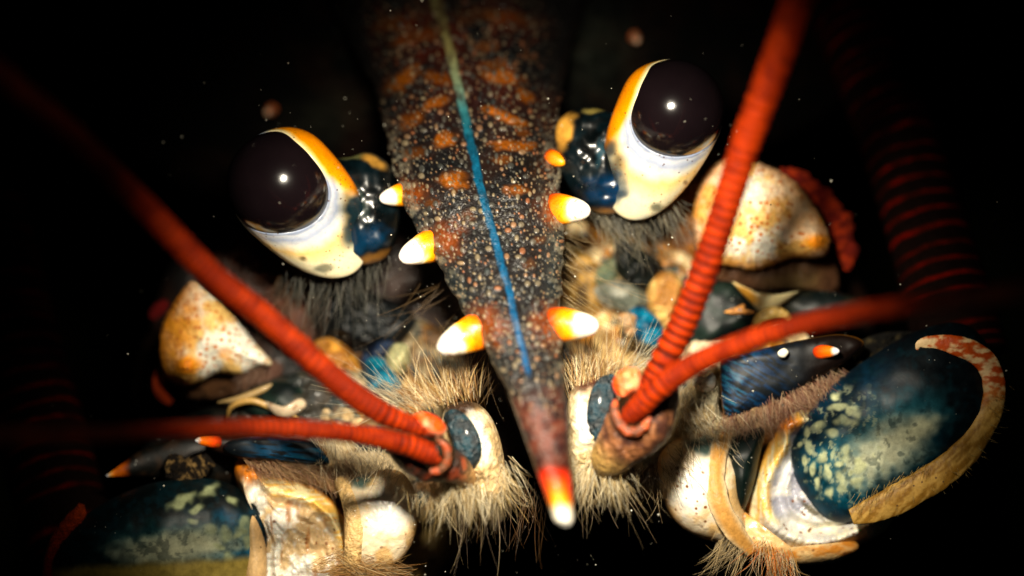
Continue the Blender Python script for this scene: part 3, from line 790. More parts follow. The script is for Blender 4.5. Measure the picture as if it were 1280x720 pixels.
pillow('rubble_crust', [(1040, 465), (1070, 430), (1110, 415), (1160, 420), (1150, 450), (1100, 470), (1060, 490), (1035, 490)], -0.75, 0.2, lob, M['fuzz'],
       lambda px, py, t: mix(C(0.012, 0.01, 0.006), C(0.16, 0.13, 0.07), sm(.5, .8, fbm(px / 6, py / 6, 0, 3))), nr=50, na=160, noise=0.15, nsc=7)


# ------------------------------------------------------------------ antennae (the big ringed ones)
def jit(per):
    return lambda seg: seg / per + 0.9 * (vn(seg / 37, 0, 0, 5) - .5)


def ring_col(per):
    def f(px, py, s, sg, a):
        ph = jit(per)(sg) + 0.3 * (fbm(px / 30, py / 30, 0, 6) - .5)
        fr = np.abs((ph - np.floor(ph)) - 0.5) * 2
        k = sm(0.6, 0.95, fr) * (0.1 + 1.0 * vn(px / 14, py / 14, 0, 4))
        return mix(C(0.016, 0.008, 0.006), C(0.2, 0.02, 0.008), k)
    return f


BULB_SPOTS_R = [(1045, 495, 8, 4, -8), (1050, 508, 11, 4, 0), (1067, 516, 10, 7, 20), (1057, 527, 14, 7, 15), (1024, 532, 9, 5, -20), (1039, 541, 9, 6, 20), (1008, 539, 4, 6, 0), (1057, 564, 6, 9, 0), (1027, 570, 5, 8, 10), (1042, 568, 3, 8, 20),
                (1017, 588, 4, 7, 0), (1035, 595, 5, 7, 0), (1050, 597, 6, 6, 0), (1050, 581, 5, 4, 0), (1022, 602, 4, 6, 0), (1037, 616, 6, 7, 30), (1053, 611, 5, 5, 0), (1075, 582, 7, 10, 0), (1071, 602, 7, 6, 0), (1012, 560, 4, 7, 0), (1006, 575, 3, 8, 0), (1033, 582, 3, 5, 0), (1064, 590, 3, 4, 0), (1000, 556, 3, 5, 0)]


def bulb_r(px, py, t):
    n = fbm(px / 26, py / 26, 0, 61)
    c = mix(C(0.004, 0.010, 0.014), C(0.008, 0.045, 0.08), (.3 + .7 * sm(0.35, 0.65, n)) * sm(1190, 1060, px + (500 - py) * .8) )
    c = mix(c, C(0.02, 0.12, 0.17), 0.8 * blob(px, py, 1050, 590, 46, 50, 0, 0.5))
    c = mix(c, C(0.06, 0.2, 0.24), 0.8 * blob(px, py, 1110, 552, 72, 42, -30, 0.6))
    c = mix(c, C(0.66, 0.66, 0.5), 0.95 * blob(px, py, 1104, 564, 52, 26, -30, 0.7) * np.clip(0.5 + 0.8 * n, 0, 1))
    c = mix(c, C(0.62, 0.62, 0.45), 0.85 * blob(px, py, 1146, 538, 26, 12, -25, 0.7))
    c = mix(c, C(0.5, 0.52, 0.36), .6 * sm(.6, .68, fbm(px / 6, py / 7, 0, 33)) * blob(px, py, 1045, 565, 62, 66, 0, .5))
    c = mix(c, C(0.006, 0.03, 0.04), .5 * sm(.55, .7, fbm(px / 9, py / 9, 3, 34)))
    for (x, y, a, b_, an) in BULB_SPOTS_R:
        c = mix(c, C(0.62, 0.64, 0.42), (0.55 + 0.3 * vn(x / 7, y / 7)) * blob(px, py, x, y, a, b_, an, 0.45, 0.6, int(x)))
    return c


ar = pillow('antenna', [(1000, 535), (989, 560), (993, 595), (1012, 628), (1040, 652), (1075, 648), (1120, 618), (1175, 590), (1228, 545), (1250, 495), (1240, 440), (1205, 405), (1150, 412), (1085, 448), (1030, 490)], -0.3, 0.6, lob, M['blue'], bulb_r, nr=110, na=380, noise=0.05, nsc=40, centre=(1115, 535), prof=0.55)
pa = loft('segment_rim', [(1064, 646, .1, 10), (1100, 634, .15, 17), (1150, 608, .15, 19), (1198, 574, .1, 18), (1232, 528, 0, 15), (1243, 485, 0, 14), (1230, 450, 0, 14), (1202, 434, .05, 13), (1168, 428, .05, 9), (1150, 430, .05, 5), (1146, 438, .05, 1)], ar, M['tissue'],
          lambda px, py, s, sg, a: mix(mix(C(0.56, 0.38, 0.15), C(0.34, 0.2, 0.06), sm(.35, .65, fbm((px + py) / 5, (py - px) / 26, 0, 3))), mix(C(0.5, 0.12, 0.03), C(0.78, 0.6, 0.38), sm(.4, .65, fbm(px / 11, py / 6, 0, 8))), sm(520, 470, py)), n=260, m=40, flat=.32, noise=.1, nsc=12)
setae('setae', ar, [(1100, 640, .15), (1180, 600, .15), (1235, 545, .1), (1250, 490, .05)], 320, [75, 55, 35, 10], (5, 11), [C(0.4, 0.28, 0.1), C(0.5, 0.4, 0.2)], thick=5, out=.2)
setae('setae', ar, [(1066, 630, .3), (1110, 605, .3), (1160, 580, .3)], 120, [110, 120, 120], (10, 22), [C(0.5, 0.36, 0.14)], thick=3, out=.1)
loft('flagellum', [(1205, 450, -1.3, 58), (1186, 380, -1.5, 56), (1160, 290, -1.9, 52), (1128, 190, -2.4, 50), (1090, 90, -3.0, 48), (1052, 0, -3.6, 46), (1020, -80, -4.2, 44)], ar, M['antenna'], ring_col(24), n=700, m=60, ringp=jit(24), ringa=0.06)


def bulb_l(px, py, t):
    n = fbm(px / 26, py / 26, 0, 71)
    c = mix(C(0.003, 0.009, 0.010), C(0.006, 0.02, 0.024), sm(0.35, 0.65, n))
    c = mix(c, C(0.012, 0.11, 0.19), 0.9 * blob(px, py, 292, 678, 34, 34, 0, 0.5))
    c = mix(c, C(0.04, 0.12, 0.13), 0.8 * blob(px, py, 220, 680, 80, 26, -6, 0.5))
    c = mix(c, C(0.62, 0.62, 0.45), 0.9 * blob(px, py, 222, 684, 66, 17, -6, 0.7) * (0.6 + .6 * n))
    c = mix(c, C(0.006, 0.03, 0.04), .5 * sm(.5, .65, fbm(px / 8, py / 8, 3, 34)))
    for (x, y, a, b_, an) in [(229, 627, 15, 7, -35), (262, 612, 13, 6, -35), (247, 636, 10, 4, -20), (283, 667, 6, 8, 0), (263, 663, 6, 7, 0), (296, 668, 5, 6, 0), (273, 683, 7, 4, 20), (304, 656, 8, 9, 0), (240, 652, 7, 4, 0), (290, 625, 9, 4, 30), (310, 675, 5, 8, 0), (285, 695, 6, 5, 0)]:
        c = mix(c, C(0.42, 0.45, 0.28), 0.7 * blob(px, py, x, y, a, b_, an, 0.6, 0.6, int(x)))
    return mix(c, C(0.3, 0.24, 0.09), sm(698, 712, py + (px - 230) * .06 + 6 * n))


al = pillow('antenna', [(334, 655), (314, 622), (280, 602), (235, 598), (175, 608), (115, 638), (78, 672), (62, 715), (90, 760), (200, 775), (300, 765), (336, 710)], -0.35, 0.65, lob, M['blue'], bulb_l, nr=100, na=340, noise=0.05, nsc=40, centre=(205, 690), prof=.55)
loft('segment_rim', [(102, 630, -.2, 4), (98, 643, -.2, 9), (84, 658, -.25, 10), (70, 680, -.3, 9), (62, 705, -.3, 8), (60, 740, -.3, 7)], al, M['fuzz'], lambda px, py, s, sg, a: mix(C(0.55, 0.12, 0.03), C(0.3, 0.02, 0.02), s), n=90, m=24, noise=.25, nsc=9)
loft('flagellum', [(100, 700, -1.2, 58), (78, 640, -1.35, 58), (50, 540, -1.8, 58), (22, 440, -2.3, 56), (0, 340, -2.8, 54), (-20, 240, -3.4, 52)], al, M['antenna'], ring_col(25), n=600, m=60, ringp=jit(25), ringa=0.06)

# ------------------------------------------------------------------ pale joints of the antenna bases
def seg_cream(hl, teal=()):
    def f(px, py, t):
        n = fbm(px / 20, py / 20, 0, 81)
        c = mix(C(0.68, 0.5, 0.28), WHITE, sm(0.42, 0.6, n) * 0.5)
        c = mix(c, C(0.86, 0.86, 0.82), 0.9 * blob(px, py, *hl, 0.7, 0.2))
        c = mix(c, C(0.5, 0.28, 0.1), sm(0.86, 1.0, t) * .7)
        for (x, y, a, b_, an) in teal:
            c = mix(c, C(0.03, 0.09, 0.09), 0.9 * blob(px, py, x, y, a, b_, an, 0.5, 0.4))
        return c
    return f


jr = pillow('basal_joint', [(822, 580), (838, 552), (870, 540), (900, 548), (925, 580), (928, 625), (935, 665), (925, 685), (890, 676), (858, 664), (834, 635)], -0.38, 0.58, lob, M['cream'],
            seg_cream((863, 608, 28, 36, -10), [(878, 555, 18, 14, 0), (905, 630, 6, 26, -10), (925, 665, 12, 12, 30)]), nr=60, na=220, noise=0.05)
loft('joint_fold', [(908, 540, -.3, 9), (897, 568, .0, 12), (893, 598, .13, 13), (900, 632, .2, 14), (916, 662, .15, 13), (940, 690, .0, 8)], jr, M['tissue'],
     lambda px, py, s, sg, a: mix(C(0.5, 0.3, 0.12), C(0.7, 0.58, 0.4), sm(.3, 1.4, np.abs(a - 1.57))), n=120, m=30, flat=.5, noise=.12)
pillow('joint_gap', [(905, 560), (930, 540), (955, 535), (950, 570), (938, 620), (925, 640), (908, 610)], -0.3, 0.3, jr, M['dark'], C(0.006, 0.016, 0.014), nr=24, na=100)


def cup_r(px, py, t):
    n = fbm(px / 14, py / 14, 0, 3)
    rib = fbm(px / 3, py / 22, 0, 7)
    inner = mix(C(0.42, 0.42, 0.47), C(0.72, 0.7, 0.68), sm(.45, .65, n))
    inner = mix(inner, C(0.88, 0.88, 0.86), blob(px, py, 982, 575, 7, 22, 10, .6) + blob(px, py, 1020, 655, 30, 7, 24, .6))  # white streaks are painted highlights on the smooth joint
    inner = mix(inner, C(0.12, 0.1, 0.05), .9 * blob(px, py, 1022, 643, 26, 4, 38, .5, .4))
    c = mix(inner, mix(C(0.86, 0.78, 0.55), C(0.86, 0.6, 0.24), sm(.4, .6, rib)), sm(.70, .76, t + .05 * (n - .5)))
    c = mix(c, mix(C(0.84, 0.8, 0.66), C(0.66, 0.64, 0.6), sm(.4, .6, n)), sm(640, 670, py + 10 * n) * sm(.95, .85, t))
    c = mix(c, C(0.8, 0.42, 0.12), .85 * sm(.93, 1.0, t + .1 * (n - .5)))
    c = mix(c, C(0.62, 0.2, 0.04), .8 * blob(px, py, 978, 530, 24, 14, 0, .6) + .6 * blob(px, py, 1060, 685, 44, 9, -8, .6))
    return c


def cup_disp(px, py, t):
    g = np.exp(-((t - .82) / .09) ** 2) * .16 - .16 * sm(.78, .62, t) + .07 * np.exp(-((t - .55) / .04) ** 2)
    return g + .004 * np.sin(np.arctan2(py - 600, px - 1040) * 70 + 6 * fbm(px / 9, py / 9)) * sm(.7, .85, t)


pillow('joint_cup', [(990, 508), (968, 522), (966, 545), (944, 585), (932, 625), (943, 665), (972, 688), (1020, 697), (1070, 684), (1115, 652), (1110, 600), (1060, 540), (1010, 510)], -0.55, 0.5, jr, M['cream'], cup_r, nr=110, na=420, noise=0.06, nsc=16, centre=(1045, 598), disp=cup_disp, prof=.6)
pillow('joint_lip', [(930, 640), (948, 666), (985, 686), (1035, 686), (1066, 676), (1072, 688), (1040, 703), (990, 706), (945, 694), (918, 672)], -0.35, 0.3, jr, M['cream'], lambda px, py, t: mix(C(0.7, 0.52, 0.3), C(0.6, 0.3, 0.1), np.clip(sm(.4, .75, fbm(px / 18, py / 7, 0, 3)) + .6 * sm(1030, 1080, px), 0, 1)), nr=30, na=200, noise=.05)
setae('setae', jr, [(950, 680, .2), (985, 700, .2)], 650, [115, 75], (18, 48), [C(0.55, 0.35, 0.16), C(0.6, 0.22, 0.06), C(0.6, 0.5, 0.35)], thick=5, clump=14, jitter=12)
setae('setae', jr, [(900, 675, .1), (930, 692, .1)], 260, [105, 120], (14, 50), [C(0.3, 0.24, 0.14), C(0.5, 0.4, 0.25)], thick=4, clump=8, jitter=12, curve=.2)

jl = pillow('basal_joint', [(436, 606), (462, 590), (498, 588), (518, 612), (523, 645), (514, 682), (494, 706), (462, 716), (434, 700), (430, 650)], 0.0, 0.42, lob, M['cream'],
            seg_cream((492, 638, 24, 30, 10), [(450, 600, 14, 9, -20), (520, 600, 8, 12, 20)]), nr=60, na=200, noise=0.05, power=2.3)
loft('joint_fold', [(425, 600, -.1, 8), (438, 625, .2, 12), (444, 655, .3, 13), (442, 690, .3, 12), (434, 720, .1, 8)], jl, M['flesh'], C(0.6, 0.44, 0.24), n=70, m=26, flat=.8, noise=.08)


def cup_l(px, py, t):
    n = fbm(px / 16, py / 16, 0, 3)
    rib = fbm(px / 18, py / 3, 0, 7)
    inner = mix(C(0.64, 0.5, 0.32), C(0.78, 0.75, 0.68), sm(.42, .6, n))
    inner = mix(inner, C(0.42, 0.2, 0.07), .7 * sm(.52, .68, fbm(px / 8, py / 40, 4, 9)))
    inner = mix(inner, C(0.8, 0.78, 0.7), blob(px, py, 345, 695, 6, 26, 5, .5) + .8 * blob(px, py, 318, 618, 14, 14, 0, .6))  # pale curved streak is a highlight put into the colour
    c = mix(inner, mix(C(0.86, 0.76, 0.5), C(0.86, 0.58, 0.22), sm(.4, .6, rib)), sm(.70, .78, t + .06 * (n - .5)) * sm(310, 340, px))
    c = mix(c, C(0.8, 0.38, 0.1), .85 * sm(.94, 1.0, t + .1 * (n - .5)))
    return mix(c, C(0.75, 0.28, 0.06), .8 * blob(px, py, 308, 586, 20, 16, 20, .7))


pillow('joint_cup', [(294, 580), (308, 570), (330, 592), (362, 598), (398, 612), (428, 642), (444, 685), (446, 740), (400, 790), (330, 780), (312, 720), (314, 650), (296, 605)], -0.5, 0.5, jl, M['cream'], cup_l, nr=110, na=380, noise=0.1, nsc=16, centre=(365, 700), prof=.6,
       disp=lambda px, py, t: np.exp(-((t - .84) / .08) ** 2) * .14 - .12 * sm(.8, .64, t) + .06 * np.exp(-((t - .6) / .05) ** 2) + .06 * np.exp(-((t - .4) / .06) ** 2) + .06 * (fbm(px / 8, py / 12, 0, 4, 2) - .5) * .5)
pillow('joint_lip', [(312, 640), (326, 660), (334, 700), (328, 760), (308, 760), (304, 690)], -0.2, 0.25, jl, M['tissue'], C(0.66, 0.48, 0.28), nr=20, na=80)
setae('setae', jl, [(425, 695, .2), (445, 708, .2), (475, 712, .2)], 600, [12, 8, 0], (20, 55), [C(0.5, 0.33, 0.16), C(0.42, 0.24, 0.1), C(0.6, 0.5, 0.33)], thick=8, clump=16, jitter=14, curve=.1)
setae('setae', jl, [(396, 705, .2), (430, 725, .2)], 300, [-5, -15], (20, 60), [C(0.5, 0.33, 0.16), C(0.42, 0.24, 0.1)], thick=8, clump=10, jitter=14)

# ------------------------------------------------------------------ furry pads
padr = pillow('furry_pad', [(800, 530), (850, 490), (890, 455), (900, 470), (905, 522), (950, 512), (1000, 488), (1050, 468), (1062, 480), (1010, 525), (965, 555), (920, 565), (870, 575), (825, 580), (790, 570)], -0.65, 0.45, lob, M['fuzz'],
              lambda px, py, t: mix(mix(C(0.6, 0.48, 0.3), C(0.28, 0.15, 0.1), sm(900, 990, px)), C(0.66, 0.62, 0.48), sm(.45, .65, fbm(px / 20, py / 20, 0, 3)) * sm(930, 880, px)), nr=60, na=220, noise=0.12, nsc=16, centre=(890, 530))
setae('setae', padr, [(905, 525, -.2), (950, 512, -.2), (1000, 488, -.2), (1050, 468, -.3)], 2200, [80, 70, 75, 70], (14, 36), [C(0.26, 0.13, 0.09), C(0.38, 0.24, 0.16), C(0.5, 0.38, 0.26)], thick=6, out=.3, jitter=16, clump=40)
setae('setae', padr, [(860, 470, -.2), (850, 500, -.1), (880, 540, -.1), (900, 550, -.1)], 900, [110, 95, 70, 60], (16, 38), [C(0.7, 0.62, 0.48), C(0.75, 0.68, 0.52), C(0.5, 0.42, 0.3)], thick=16, out=.35, jitter=22, clump=40)
setae('setae', padr, [(800, 580, .1), (830, 590, .1), (860, 560, .1)], 420, [95, 75, 60], (20, 48), [C(0.5, 0.4, 0.25), C(0.3, 0.22, 0.12)], thick=9, out=.2, jitter=16, clump=20)
padl = pillow('furry_pad', [(300, 572), (350, 578), (410, 582), (440, 565), (500, 570), (520, 600), (480, 612), (440, 620), (400, 610), (350, 600), (310, 588)], -0.6, 0.35, lob, M['fuzz'],
              lambda px, py, t: mix(C(0.3, 0.17, 0.1), C(0.68, 0.56, 0.38), sm(350, 440, px)), nr=50, na=200, noise=0.1, nsc=14)
setae('setae', padl, [(310, 575, -.2), (360, 580, -.2), (410, 585, -.2), (440, 580, -.1)], 1700, [35, 40, 50, 70], (14, 40), [C(0.3, 0.17, 0.11), C(0.42, 0.28, 0.18), C(0.5, 0.36, 0.22)], thick=6, out=.3, jitter=16, clump=30)
setae('setae', padl, [(400, 560, -.1), (440, 560, 0), (490, 580, .2), (520, 590, .3)], 750, [60, 80, 105, 120], (18, 44), [C(0.7, 0.6, 0.44), C(0.75, 0.66, 0.5), C(0.5, 0.4, 0.26)], thick=12, out=.3, jitter=18, clump=36)
for rt, an in (([(395, 500, -.6), (440, 520, -.5)], [80, 60]), ([(820, 470, -.5), (900, 420, -.6)], [100, 80])):
    pass

def web(px, py, t):
    n = fbm(px / 20, py / 20, 0, 7); m_ = fbm(px / 13, py / 13, 3, 19)
    c = mix(C(0.3, 0.17, 0.07), C(0.7, 0.58, 0.38), sm(.42, .6, n))
    c = mix(c, C(0.02, 0.07, 0.08), .9 * sm(.56, .64, m_))
    return mix(c, C(0.7, 0.34, 0.08), .6 * sm(.62, .7, fbm(px / 10, py / 10, 6, 29)))


pillow('joint_membrane', [(800, 480), (860, 440), (905, 400), (960, 395), (1010, 420), (1000, 500), (980, 560), (950, 640), (900, 650), (850, 600), (800, 590), (770, 540)], -1.25, 0.45, lob, M['cream'], web, nr=60, na=200, noise=0.3, nsc=26)
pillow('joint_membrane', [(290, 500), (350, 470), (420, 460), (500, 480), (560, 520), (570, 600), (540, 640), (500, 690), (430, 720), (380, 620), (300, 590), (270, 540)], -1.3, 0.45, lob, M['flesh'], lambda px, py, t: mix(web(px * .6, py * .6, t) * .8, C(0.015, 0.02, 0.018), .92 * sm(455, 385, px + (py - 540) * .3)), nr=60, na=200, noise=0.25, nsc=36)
pillow('joint_membrane', [(700, 290), (760, 280), (840, 300), (880, 340), (870, 430), (820, 470), (750, 470), (705, 420)], -2.1, 0.4, lob, M['cream'], web, nr=50, na=180, noise=0.3, nsc=26)
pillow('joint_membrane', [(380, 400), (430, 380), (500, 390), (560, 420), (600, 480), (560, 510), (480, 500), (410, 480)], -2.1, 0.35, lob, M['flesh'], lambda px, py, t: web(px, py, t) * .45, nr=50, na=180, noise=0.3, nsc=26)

# ------------------------------------------------------------------ knobs and lobes of the face
def lobe(name, outline, d0, h, a, b_, mat='flesh', parent=lob, **kw):
    return pillow(name, outline, d0, h, parent, M[mat], plain(a, b_, 14, .35, .65), nr=36, na=140, noise=kw.pop('noise', 0.1), nsc=kw.pop('nsc', 14), **kw)


lobe('mouth_lobe', [(388, 432), (410, 422), (435, 435), (452, 460), (462, 492), (448, 505), (415, 480), (392, 455)], -1.6, 0.4, C(0.34, 0.17, 0.05), C(0.66, 0.38, 0.12))
lobe('mouth_lobe', [(812, 345), (842, 340), (858, 365), (852, 400), (835, 425), (818, 405), (806, 375)], -1.6, 0.4, C(0.4, 0.22, 0.08), C(0.62, 0.44, 0.2))
kl = lobe('stalk_knob', [(452, 468), (462, 448), (485, 450), (502, 470), (500, 492), (478, 502), (458, 494)], -1.3, 0.35, C(0.012, 0.07, 0.11), C(0.03, 0.22, 0.3), 'blue')
lobe('knob_cap', [(482, 448), (492, 430), (510, 432), (512, 455), (500, 470), (486, 464)], -1.2, 0.3, C(0.32, 0.32, 0.2), C(0.5, 0.48, 0.3), parent=kl)
lobe('knob_plate', [(445, 470), (455, 440), (480, 425), (500, 432), (480, 450), (462, 475)], -1.6, 0.3, C(0.01, 0.015, 0.03), C(0.03, 0.05, 0.09), 'dark', parent=kl)
kr = lobe('stalk_knob', [(778, 398), (798, 382), (820, 395), (832, 418), (822, 436), (798, 430), (780, 415)], -1.2, 0.35, C(0.012, 0.07, 0.12), C(0.03, 0.2, 0.3), 'blue')
lobe('knob_cap', [(742, 362), (770, 350), (805, 362), (812, 382), (790, 392), (760, 385)], -1.5, 0.3, C(0.14, 0.15, 0.12), C(0.3, 0.3, 0.26), parent=kr)
lobe('knob_plate', [(772, 398), (782, 390), (796, 396), (796, 415), (784, 420)], -.95, 0.1, C(0.5, 0.3, 0.16), C(0.4, 0.3, 0.2), parent=kr)
lobe('dark_lobe', [(772, 300), (800, 310), (828, 330), (822, 360), (800, 372), (770, 340)], -1.6, 0.3, C(0.004, 0.005, 0.005), C(0.01, 0.014, 0.012), 'dark')
lobe('dark_lobe', [(385, 380), (430, 360), (490, 375), (520, 400), (500, 430), (460, 445), (430, 440), (400, 420)], -1.8, 0.35, C(0.004, 0.005, 0.006), C(0.012, 0.016, 0.018), 'dark')
lobe('inner_lobe', [(708, 320), (730, 310), (755, 335), (760, 375), (738, 400), (712, 380)], -1.9, 0.4, C(0.12, 0.07, 0.02), C(0.45, 0.3, 0.12))
lobe('inner_lobe', [(735, 350), (765, 320), (790, 325), (775, 345), (750, 372)], -1.7, 0.2, C(0.10, 0.13, 0.09), C(0.2, 0.22, 0.14))
lobe('inner_lobe', [(745, 410), (790, 440), (850, 460), (830, 500), (780, 500), (745, 470)], -1.7, 0.4, C(0.3, 0.19, 0.08), C(0.6, 0.46, 0.26))
lobe('inner_lobe', [(500, 470), (540, 480), (590, 480), (600, 520), (540, 540), (480, 520)], -1.7, 0.4, C(0.3, 0.19, 0.08), C(0.6, 0.46, 0.26))
lobe('inner_lobe', [(395, 500), (440, 505), (480, 520), (490, 550), (440, 560), (395, 545)], -1.2, 0.35, C(0.06, 0.08, 0.08), C(0.6, 0.46, 0.28))
lobe('inner_lobe', [(855, 430), (900, 420), (915, 450), (900, 480), (868, 500), (845, 470)], -1.1, 0.35, C(0.4, 0.3, 0.2), C(0.72, 0.62, 0.46))

lobe('inner_lobe', [(868, 468), (882, 462), (894, 470), (892, 486), (878, 490), (866, 482)], -.15, 0.16, C(0.75, 0.6, 0.45), C(0.88, 0.84, 0.76), 'cream')

# ------------------------------------------------------------------ antennules
def red_col(per, dark=0.5, fade=None):
    def f(px, py, s, sg, a):
        ph = jit(per)(sg); fr = ph - np.floor(ph)
        g = sm(0.4, 0.02, np.minimum(fr, 1 - fr)) * dark * sm(0.9, 0.1, s)
        n = fbm(px / 16, py / 16, 0, 14)
        c = mix(C(0.31, 0.05, 0.006), C(0.46, 0.082, 0.008), sm(.35, .65, n))
        c = mix(c, C(0.2, 0.03, 0.01), .8 * sm(.62, .75, fbm(px / 5, py / 5, 0, 44)))
        return mix(c, C(0.07, 0.012, 0.004), g)
    return f


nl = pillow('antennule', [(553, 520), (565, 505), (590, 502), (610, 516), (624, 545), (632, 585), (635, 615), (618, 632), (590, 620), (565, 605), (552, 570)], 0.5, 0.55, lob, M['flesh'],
            lambda px, py, t: mix(mix(mix(C(0.6, 0.46, 0.28), C(0.72, 0.62, 0.44), sm(.4, .6, fbm(px / 14, py / 14, 0, 3))), C(0.06, 0.03, 0.015), blob(px, py, 572, 508, 30, 14, 5, .6)), C(0.85, 0.85, 0.82), .95 * blob(px, py, 600, 548, 9, 26, -22, .6)),  # white crescent is a highlight painted into the colour
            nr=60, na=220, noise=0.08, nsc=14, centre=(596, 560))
loft('antennule_collar', [(556, 520, .9, 5), (568, 524, .98, 13), (581, 545, 1.05, 17), (586, 568, 1.05, 16), (582, 588, .98, 8)], nl, M['flesh'], lambda px, py, s, sg, a: mix(C(0.008, 0.02, 0.026), C(0.014, 0.06, 0.08), sm(.35, .65, fbm(px / 9, py / 9, 0, 3))), n=90, m=36, flat=.45)
pdl = loft('antennule_segment', [(588, 600, .9, 10), (568, 585, 1.15, 20), (540, 575, 1.3, 27), (512, 565, 1.4, 24), (488, 552, 1.45, 12)], nl, M['flesh'],
           lambda px, py, s, sg, a: mix(mix(C(0.06, 0.03, 0.02), C(0.3, 0.08, 0.04), sm(.4, .65, fbm(px / 11, py / 11, 0, 3))), C(0.5, 0.32, 0.16), sm(.35, .1, s)), n=120, m=40, noise=.12)
lobe('antennule_knob', [(515, 520), (530, 515), (548, 522), (558, 536), (550, 546), (530, 545), (516, 536)], 1.55, 0.2, C(0.75, 0.14, 0.05), C(0.85, 0.45, 0.3), 'cream', parent=nl, noise=.06, nsc=9)
loft('antennule_ring', [(545, 548, 1.7, 3), (556, 556, 1.72, 5), (560, 572, 1.72, 5), (552, 586, 1.7, 5), (538, 590, 1.68, 4)], nl, M['flesh'], lambda px, py, s, sg, a: mix(C(0.45, 0.12, 0.05), C(0.16, 0.07, 0.03), sm(.4, .6, fbm(px / 8, py / 8, 0, 3))), n=80, m=20, noise=.3, nsc=6)
loft('antennule_socket', [(535, 560, 1.62, 20), (546, 566, 1.55, 22), (556, 570, 1.45, 18)], nl, M['dark'], C(0.025, 0.018, 0.008), n=30, m=36)
loft('flagellum', [(530, 536, 1.62, 10), (500, 526, 1.75, 13), (470, 512, 1.9, 15.5), (430, 484, 2.15, 16.5), (380, 441, 2.45, 16.5), (325, 392, 2.6, 16.5), (265, 345, 2.85, 17), (205, 284, 3.15, 17), (140, 218, 3.6, 16.5), (70, 150, 4.3, 16), (0, 92, 5.2, 15), (-60, 45, 6, 15)], nl, M['flagellum'], red_col(9.5, .9), n=1200, m=34, ringp=jit(9.5), ringa=0.13, noise=.03)
loft('flagellum', [(552, 573, 1.62, 11), (535, 566, 1.7, 14), (505, 555, 1.85, 14), (460, 545, 2.15, 12.5), (400, 538, 2.6, 12), (330, 535, 2.95, 11.5), (260, 536, 3.4, 11), (180, 540, 4.1, 10.5), (100, 543, 5.0, 10), (20, 544, 6.0, 10), (-60, 545, 7, 10)], nl, M['flagellum'], red_col(9, .9), n=1000, m=32, ringp=jit(9), ringa=0.12, noise=.03)

nr_ = pillow('antennule', [(712, 492), (728, 474), (752, 470), (772, 480), (780, 520), (778, 560), (760, 590), (735, 600), (712, 590), (706, 540)], 0.5, 0.5, lob, M['flesh'],
             lambda px, py, t: mix(mix(mix(C(0.6, 0.48, 0.3), C(0.72, 0.62, 0.44), sm(.4, .6, fbm(px / 14, py / 14, 0, 3))), C(0.12, 0.05, 0.03), blob(px, py, 742, 474, 30, 14, -15, .6)), C(0.85, 0.85, 0.86), .95 * blob(px, py, 729, 524, 8, 28, -6, .6)),  # highlight crescent painted in white over the segment's colour
             nr=60, na=220, noise=0.08, nsc=14, centre=(740, 530))
loft('antennule_collar', [(768, 470, .9, 5), (757, 484, .95, 14), (752, 510, 1.0, 18), (753, 538, 1.0, 17), (760, 558, .95, 7)], nr_, M['flesh'], lambda px, py, s, sg, a: mix(C(0.008, 0.02, 0.026), C(0.014, 0.055, 0.075), sm(.35, .65, fbm(px / 9, py / 9, 0, 3))), n=90, m=36, flat=.45)
loft('antennule_segment', [(752, 585, .8, 12), (765, 570, 1.05, 26), (785, 545, 1.2, 36), (808, 522, 1.3, 36), (828, 500, 1.3, 24), (842, 482, 1.25, 8)], nr_, M['flesh'],
     lambda px, py, s, sg, a: mix(mix(C(0.10, 0.04, 0.025), C(0.34, 0.17, 0.09), sm(.4, .65, fbm(px / 11, py / 11, 0, 3))), C(0.52, 0.36, 0.16), sm(.4, .15, s)), n=120, m=40, noise=.12)
lobe('antennule_knob', [(766, 475), (778, 462), (796, 460), (802, 475), (796, 492), (778, 498), (768, 490)], 1.5, 0.2, C(0.8, 0.14, 0.05), C(0.85, 0.42, 0.25), 'cream', parent=nr_, noise=.06, nsc=9)
loft('antennule_ring', [(770, 500, 1.6, 3), (768, 515, 1.65, 5.5), (776, 532, 1.68, 6), (792, 540, 1.7, 6), (806, 533, 1.7, 5.5), (812, 520, 1.7, 3)], nr_, M['flesh'], lambda px, py, s, sg, a: mix(C(0.5, 0.15, 0.07), C(0.2, 0.08, 0.04), sm(.4, .6, fbm(px / 8, py / 8, 0, 3))), n=80, m=20, noise=.3, nsc=6)
loft('antennule_socket', [(800, 512, 1.6, 20), (790, 518, 1.5, 25), (780, 522, 1.35, 22)], nr_, M['dark'], C(0.03, 0.018, 0.008), n=30, m=36)
loft('flagellum', [(806, 492, 1.55, 14), (818, 475, 1.62, 17), (836, 440, 1.72, 18), (860, 390, 1.85, 18.5), (885, 325, 2.05, 18.5), (908, 255, 2.3, 19), (932, 180, 2.6, 19.5), (960, 105, 2.9, 20.5), (985, 35, 3.2, 21.5), (1010, -40, 3.6, 22)], nr_, M['flagellum'], red_col(12, .95), n=1100, m=36, ringp=jit(12), ringa=0.16, noise=.03)
loft('flagellum', [(784, 522, 1.62, 12), (800, 508, 1.75, 15), (822, 486, 1.9, 16), (860, 460, 2.15, 15), (910, 436, 2.6, 14), (970, 415, 3.0, 13.5), (1040, 398, 3.6, 13), (1120, 384, 4.4, 12.5), (1200, 373, 5.4, 12), (1290, 362, 6.6, 12)], nr_, M['flagellum'], red_col(10, .75), n=1000, m=34, ringp=jit(10), ringa=0.14, noise=.03)

